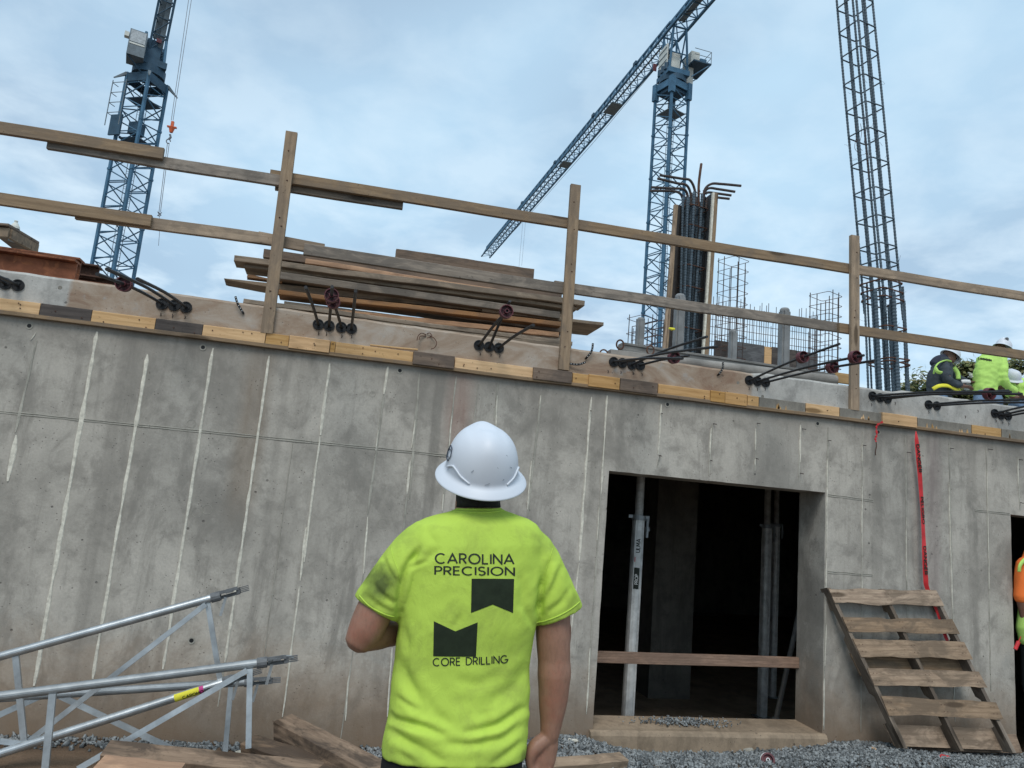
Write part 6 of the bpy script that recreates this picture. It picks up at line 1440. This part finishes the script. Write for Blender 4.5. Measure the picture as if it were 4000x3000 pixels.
# hand: palm facing back, thumb on the body side, fingers curled under
W = S(1002, 1500)
B.append(limb([S(1003, 1500), S(990, 1555), S(972, 1620), S(962, 1660)], [.029, .038, .042, .038], 20, 5, .62))
B.append(limb([S(985, 1525, Y0-.004), S(942, 1560, Y0-.012), S(918, 1600, Y0-.016), S(915, 1650, Y0-.018), S(930, 1690, Y0-.022)], [.024, .024, .020, .0135, .010], 16, 6))      # thumb and its base
for k, (x, r_) in enumerate([(925, .0100), (948, .0108), (975, .0108), (1002, .0095)]):
    B.append(limb([S(x+12, 1625, Y0+.012), S(x, 1690-abs(k-1.5)*6, Y0+.026), S(x-4, 1718-abs(k-1.5)*8, Y0+.004), S(x-5, 1690-abs(k-1.5)*5, Y0-.016), S(x-4, 1660, Y0-.018)], [r_*1.1, r_, r_*.95, r_*.9, r_*.8], 12, 5))
# legs and feet
HZ_ = S(600, 1690).z
for xk, sx in ((400, -1), (705, 1)):
    h_ = S(xk, 1690); kx_ = h_.x; gz = ground_h(kx_, Y0+.05)
    B.append(limb([V((kx_, Y0, HZ_)), V((kx_+sx*.01, Y0-.01, HZ_*.75)), V((kx_+sx*.02, Y0-.02, HZ_*.50)), V((kx_+sx*.025, Y0+.0, HZ_*.28)), V((kx_+sx*.03, Y0+.01, gz+.09))], [.095, .085, .060, .055, .040], 20, 5)); B.append(limb([V((kx_+sx*.03, Y0-.03, gz+.045)), V((kx_+sx*.04, Y0+.08, gz+.05)), V((kx_+sx*.05, Y0+.19, gz+.035))], [.042, .042, .034], 16, 4))
body = union(B, .0042, 4, .5)
cb_ = np_verts(body); nb_ = np_norm(body); db_ = np.array([noise.noise(V((c[0]*22, c[1]*22, c[2]*14)))*.0022 for c in cb_]); body.vertices.foreach_set('co', (cb_+nb_*db_[:, None]).reshape(-1)); body.update()
link('body', body, M_SKIN, man, Matrix(), smooth=True)
# trousers and boots
Pn = [loft([tring(1520, 250, 872, .122, 2.4, 0), tring(1600, 228, 874, .128, 2.4, 0), tring(1690, 216, 868, .130, 2.4, 0), tring(1800, 215, 850, .128, 2.4, 0)], 36)]
for xk, sx in ((400, -1), (705, 1)):
    h_ = S(xk, 1690); kx_ = h_.x; gz = ground_h(kx_, Y0+.05); Pn.append(limb([V((kx_, Y0, HZ_)), V((kx_+sx*.01, Y0-.01, HZ_*.75)), V((kx_+sx*.02, Y0-.02, HZ_*.50)), V((kx_+sx*.025, Y0, HZ_*.28)), V((kx_+sx*.03, Y0+.01, gz+.07))], [.115, .108, .085, .080, .078], 24, 5))
link('trousers', union(Pn, .012, 5, .5), M_PANTS, man, Matrix(), smooth=True)
for xk, sx in ((400, -1), (705, 1)):
    kx_ = S(xk, 1690).x; gz = ground_h(kx_, Y0+.05); link('boot', union([limb([V((kx_+sx*.03, Y0-.03, gz+.05)), V((kx_+sx*.04, Y0+.08, gz+.055)), V((kx_+sx*.05, Y0+.20, gz+.04))], [.052, .052, .044], 18, 4), limb([V((kx_+sx*.03, Y0, gz+.15)), V((kx_+sx*.03, Y0, gz+.06))], [.055, .055], 18, 3)], .01, 4), M_JACKET, man, Matrix(), smooth=True)
# close-cropped dark hair
hr = []
for k in range(12):
    f = k/11; z = -.085+.205*f; fq = (z+.115)/.235; r = math.sin(min(1, max(0.02, (fq*.94+.03)))*PI)**.55; hr.append((hc+tiltM @ V((0, -.012, z)), V((1, 0, 0)), tiltM @ V((0, 1, 0)), .0825*r, .093*r, 2.2))
link('hair', evalmesh(pymesh(*loft(hr, 36)), [('SUBSURF', dict(levels=1, render_levels=1))]), M_HAIR, man, Matrix(), smooth=True)
hr2 = [(c_, u_, v_, a_*1.01, b_*1.02, e_) for (c_, u_, v_, a_, b_, e_) in [tring(452, 574, 779, .0735, 2.1, .016), tring(430, 576, 777, .073, 2.1, .018), tring(400, 577, 776, .076, 2.1, .016), tring(370, 578, 776, .08, 2.1, .014)]]
link('nape_hair', pymesh(*loft(hr2, 36)), M_HAIR, man, Matrix(), smooth=True)
# the hard hat sits tilted back
HM = Matrix.Translation(S(688, 292)+V((0, .0, 0))) @ Matrix.Rotation(math.radians(-4), 4, 'Y') @ Matrix.Rotation(math.radians(26), 4, 'X')
ht = hat(HM, 'white full brim hard hat on the head of the man in front', 'white hard hats')
# printed hexagon on the left side of the hat, scuffs
def on_hat(a, t_, lift=.003): return HM @ (dome_pt(math.radians(a), t_, .116+lift, .135+lift, .130+lift, 0)+V((0, 0, .012)))
for sc, nm in ((1.0, 'hat_emblem_outline'), (.55, 'hat_emblem_letter')):
    pts = [on_hat(181+12*sc*math.cos(k*PI/3), .27+.13*sc*math.sin(k*PI/3)) for k in (range(7) if sc == 1 else (1, 2, 3, 4, 5))]; MB().path(pts, .0016, 5).build(nm, M_HATP, ht)
for (a, t0, a2_, t1) in [(250, .42, 254, .40), (300, .5, 303, .47), (240, .2, 243, .24), (275, .55, 280, .56), (310, .25, 306, .28), (258, .62, 262, .6), (282, .30, 276, .36), (263, .04, 270, .07), (291, .10, 293, .12)]: MB().path([on_hat(a, t0, .0015), on_hat((a+a2_)/2+1, (t0+t1)/2, .0015), on_hat(a2_, t1, .0015)], .0007, 4).build('scuff', M_CGREY, ht)

# --- workers on the slab
def worker(lab, torso, arms, head, hatrot, shirtmat, extras=(), legs=None, skin=M_SKIN2, Y=9.6, vox=.016, hatlab='', hattrans=None):
    c = torso[0][0]; t_ = thing('person', lab, 'person', (torso[-1][0].x, torso[-1][0].y, ST))
    bp = [limb([p for p, r in torso], [r*.85 for p, r in torso], 20, 4, .7)]; sp = [limb([p for p, r in torso], [r for p, r in torso], 24, 4, .72)]
    for a in arms: bp.append(limb([p for p, r in a], [r*.82 for p, r in a], 14, 4)); sp.append(limb([p for p, r in a[:-1]], [r for p, r in a[:-1]], 16, 4))
    bp.append(limb([torso[0][0]+V((0, 0, .0)), head], [.06, .062], 14, 3)); bp.append(limb([head+V((0, 0, .06)), head+V((0, 0, -.04))], [.092, .080], 16, 3))
    bp.append(limb([head+V((.09, -.0, 0)), head+V((.11, -.0, -.02))], [.018, .016], 8, 3))
    for l in (legs or []): bp.append(limb([p for p, r in l], [r*.8 for p, r in l], 14, 4))
    for a in arms:   # hand with fingers
        w_ = a[-1][0]; d = (a[-1][0]-a[-2][0]).normalized(); sd_ = d.cross(V((0, 0, 1))).normalized(); bp.append(limb([w_, w_+d*.09], [.032, .038], 10, 3, .6))
        for k in range(4): bp.append(limb([w_+d*.09+sd_*(k-1.5)*.021, w_+d*.135+sd_*(k-1.5)*.022+V((0, 0, -.01)), w_+d*.155+sd_*(k-1.5)*.02+V((0, 0, -.035))], [.011, .010, .009], 8, 3))
        bp.append(limb([w_+d*.03+sd_*.035, w_+d*.08+sd_*.06], [.013, .010], 8, 3))
    link('body', union(bp, .010, 2), skin, t_, Matrix(), smooth=True); s2 = union(sp, vox, 4)
    cv = np_verts(s2); nv = np_norm(s2); dsp = np.array([noise.noise(V((c_[0]*9, c_[1]*9, c_[2]*14)))*.016+noise.noise(V((c_[0]*22+4, c_[1]*20, c_[2]*30)))*.006 for c_ in cv]); s2.vertices.foreach_set('co', (cv+nv*dsp[:, None]).reshape(-1)); s2.update()
    link('shirt', s2, shirtmat, t_, Matrix(), smooth=True)
    if legs: link('trousers', union([limb([p for p, r in l], [r for p, r in l], 16, 4) for l in legs], .016, 3), M_JEANS, t_, Matrix(), smooth=True)
    for (nm, pts, r_, mt, fl) in extras: m = MB(); m.path(smooth_path(pts, 5), r_, 8, flat=fl); m.build(nm, mt, t_, smooth=True)
    HMw = Matrix.Translation(hattrans) @ hatrot; hat(HMw, hatlab, 'white hard hats', rims=False)
    # round sticker on the side that faces the camera
    return t_, HMw
ZW = lambda x, y, Y: at(3650+x/3.317, 1200+y/3.317, Y)
YW = 9.6
G = lambda x, y, dy=0: ZW(x, y, YW+dy)
# A: dark hoodie with a vest, bending to the right
tA, hA = worker('kneeling worker in dark grey hoodie and navy vest with white hard hat', [(G(120, 750), .15), (G(90, 850), .19), (G(60, 950), .20), (G(60, 1060), .20), (G(70, 1180, .05), .20)],
    [[(G(130, 760, -.12), .085), (G(150, 880, -.2), .078), (G(210, 970, -.22), .065), (G(330, 1010, -.2), .050), (G(380, 1020, -.2), .04)], [(G(200, 780, .15), .08), (G(280, 900, .18), .065), (G(400, 960, .1), .05), (G(440, 965, .08), .04)]],
    G(205, 640), Matrix.Rotation(math.radians(32), 4, 'Y') @ Matrix.Rotation(math.radians(-90), 4, 'Z'), M_JACKET,
    extras=[('vest_band', [G(-20, 1060, -.2), G(60, 1020, -.24), (G(170, 1018, -.24)), G(270, 1060, -.2), G(330, 1080, -.1)], .03, M_YEL, .5), ('vest_edge', [G(-10, 860, -.15), G(10, 780, -.20), G(60, 720, -.2), G(150, 690, -.16), G(210, 705, -.1)], .022, M_HIVIS2, .5), ('vest_edge', [G(10, 790, -.2), G(40, 835, -.23), G(90, 850, -.23)], .03, M_HIVIS2, .5), ('vest_front', [G(250, 780, .0), (G(300, 850, .0)), G(310, 930, .0)], .04, M_HIVIS2, .6),
            ('hood', [G(-10, 760, .02), G(40, 700, .02), G(110, 675, .02), G(170, 690, .02)], [.05]+[.085]*14+[.05], M_NAVY, .8), ('glove', [G(350, 965, -.2), G(400, 960, -.22), G(455, 965, -.2)], .03, M_WHITE, .7)] ,
    legs=[[(G(60, 1180), .13), (G(120, 1300, -.2), .10), (G(40, 1380, .2), .08)]], hatlab='white hard hat worn by the kneeling worker in the dark hoodie', hattrans=G(215, 630))
# B: lime long sleeve, back to the camera
tB, hB = worker('worker in lime long sleeved shirt with his back turned behind the rail', [(G(745, 640), .17), (G(735, 720), .22), (G(700, 830), .225), (G(670, 950), .215), (G(655, 1070), .20), (G(665, 1150), .19)],
    [[(G(870, 680, -.05), .085), (G(885, 800, -.1), .085), (G(890, 930, -.12), .08), (G(960, 1030, -.1), .06), (G(1040, 1080, -.1), .055), (G(1060, 1095, -.1), .04)], [(G(600, 700, .1), .08), (G(640, 850, .25), .07), (G(780, 1000, .3), .05), (G(800, 1010, .3), .04)]],
    G(850, 575, .05), Matrix.Rotation(math.radians(22), 4, 'Y') @ Matrix.Rotation(math.radians(-70), 4, 'Z'), M_HIVIS2, legs=[[(G(620, 1130), .125), (G(600, 1250, -.15), .11), (G(560, 1370), .09)], [(G(740, 1130), .125), (G(790, 1240, -.15), .11), (G(720, 1370), .09)]],
    hatlab='white hard hat of the worker in the long sleeved lime shirt', hattrans=G(890, 525))
# C: low behind B
tC, hC = worker('worker crouching low at the right frame edge in lime shirt with hat bent down', [(G(1060, 1010, .3), .15), (G(1130, 1060, .3), .20), (G(1150, 1150, .3), .20), (G(1150, 1250, .3), .2)], [[(G(1000, 1020, .15), .07), (G(960, 1100, .1), .06), (G(1010, 1160, .05), .05), (G(1060, 1165, .05), .04)], [(G(1180, 1040, .2), .07), (G(1200, 1130, .2), .06), (G(1120, 1170, .1), .05), (G(1080, 1170, .1), .04)]],
    G(1020, 935, .2), Matrix.Rotation(math.radians(28), 4, 'X') @ Matrix.Rotation(math.radians(-12), 4, 'Y'), M_HIVIS2, legs=[[(G(1120, 1230, .3), .12), (G(1040, 1300, 0), .10), (G(1100, 1380, .2), .08)]], hatlab='white hard hat of the crouching worker at the right frame edge, bent down', hattrans=G(1010, 925, .15))
for HMw, par, q in ((hA, tA, (5, .35)), (hB, tB, (-30, .38)), (hC, tC, (-35, .30))):
    best = None
    for a in range(0, 360, 12):
        for t_ in (.30, .38):
            p = HMw @ (dome_pt(math.radians(a), t_, .1155, .1385, .168, 0)+V((0, 0, .012))); sc_ = (p-CAM).length
            if best is None or sc_ < best[0]: best = (sc_, p, a)
    p = best[1]+V((.03, 0, .01)) if par is not tC else best[1]+V((.06, .03, .02)); n_ = (CAM-p).normalized(); m = MB(); m.disc(p+n_*.012, n_+V((.2, 0, .1)), .030, 16); hh = m.build('hat_sticker', M_HATP, [o for o in bpy.data.objects if o.name.startswith('hard_hat') and (o.location-HMw.translation).length < .01][0])
    m = MB(); u_ = n_.orthogonal().normalized(); m.path([p+n_*.015+u_*.02*math.cos(k)+n_.cross(u_)*.02*math.sin(k) for k in np.linspace(0, 6.28, 14)], .003, 4); m.build('hat_sticker_ring', M_WHITE, hh.parent)
p0 = ZW(565, 660, YW-.35); p1 = ZW(745, 690, YW-.35); m = MB()
for k in range(15):
    a = p0.lerp(p1, (k+.1)/15); b = p0.lerp(p1, (k+.75)/15); m.box((a+b)/2, ((b-a).length, .004, .028 if k % 3 else .038))
# dark stitched text on the back, too small to read: wrap it onto the shirt
sB = [o for o in tB.children if o.name.startswith('shirt')][0]; BW = BVHTree.FromPolygons([tuple(v.co) for v in sB.data.vertices], [tuple(p.vertices) for p in sB.data.polygons])
vs = []
for v in m.v:
    d = (V(v)-CAM).normalized(); h = BW.ray_cast(CAM, d); vs.append((h[0] if h[0] else V(v))-d*.004)
c = sum(vs, V((0, 0, 0)))/len(vs); link('back_print', pymesh([v-c for v in vs], m.f), MATS.get('shirt_print'), tB, Matrix.Translation(c))
# orange-shirted worker in the right doorway, mostly out of frame
YO = 5.75
O = lambda x, y, dy=0: at(3850+x/3.013, 2100+y/3.013, YO+dy)
tO = thing('person', 'person in orange shirt with lime vest half cut off by the right frame edge', 'person', (O(650, 800).x, YO, -.1))
zz = lambda x, y: O(x, y)
bpO = [limb([O(620, 230), O(620, 500), O(620, 800)], [.13, .17, .15], 20, 4, .65), limb([O(430, 420), O(425, 600), O(430, 760), O(455, 900), O(470, 1080)], [.052, .050, .046, .040, .030], 14, 4), limb([O(620, 200), O(620, 40)], [.055, .06], 12, 3), limb([O(620, 20), O(620, -60)], [.085, .09], 14, 3), limb([O(470, 1080), O(478, 1150)], [.03, .035], 10, 3, .6),
       limb([O(560, 850), O(560, 1300), O(560, 1850)], [.10, .075, .05], 14, 4), limb([O(720, 850), O(720, 1300), O(720, 1850)], [.10, .075, .05], 14, 4)]
for k in range(4): bpO.append(limb([O(465+k*10, 1150, -.02+.015*k), O(468+k*9, 1195, -.02+.015*k), O(480+k*6, 1215, -.02+.015*k)], [.010, .009, .008], 8, 3))
link('body', union(bpO, .009, 2), M_SKIN2, tO, Matrix(), smooth=True)
link('shirt', union([limb([O(620, 240), O(620, 500), O(620, 860)], [.155, .19, .175], 24, 4, .65), limb([O(475, 330), O(445, 450), O(432, 600), O(428, 700)], [.085, .075, .068, .070], 18, 4)], .010, 5), M_ORSH, tO, Matrix(), smooth=True)
m = MB(); m.path(smooth_path([O(520, 230, -.06), O(450, 270, -.08), O(405, 330, -.09), O(395, 400, -.08)], 5), .02, 8, flat=.5); m.build('vest_edge', M_HIVIS2, tO, smooth=True)
link('vest', union([limb([O(640, 700), O(640, 900), O(620, 1120)], [.20, .205, .21], 24, 4, .7)], .012, 5), M_HIVIS2, tO, Matrix(), smooth=True)
link('trousers', union([limb([O(560, 1000), O(560, 1300), O(560, 1800)], [.13, .10, .085], 14, 4), limb([O(720, 1000), O(720, 1300), O(720, 1800)], [.13, .10, .085], 14, 4)], .014, 4), M_PANTS, tO, Matrix(), smooth=True)
tg = thing('red_tool', 'small red tool hanging from the belt of the person in the orange shirt', 'tool', O(365, 1270, -.1)); MB().bar(O(388, 1225, -.1), O(348, 1315, -.1), .016, 10).build('tool_body', M_REDTAPE, tg); MB().bar(O(415, 1165, -.1), O(388, 1225, -.1), .004, 6).build('tool_cord', M_REDTAPE, tg)
# gear on the slab between the workers
for (q0, q1, r_, mt, lab) in [((395, 1040), (520, 1050), .035, M_GALVD, 'grey bundle of tools between the two upright workers'), ((455, 880), (530, 890), .03, M_CWHITE, 'pale folded drawing or board held between the two upright workers')]:
    a = G(*q0, .1); b = G(*q1, .1); t_ = thing('tool_bundle', lab, 'tools', (a+b)/2); m = MB()
    for k in range(5): o_ = V((0, random.uniform(-.05, .05), random.uniform(-.05, .05))); m.bar(a+o_, b+o_*.5, r_*random.uniform(.3, .6), 6)
    m.build('tool_handles', mt, t_)
SC.render.engine = 'CYCLES'
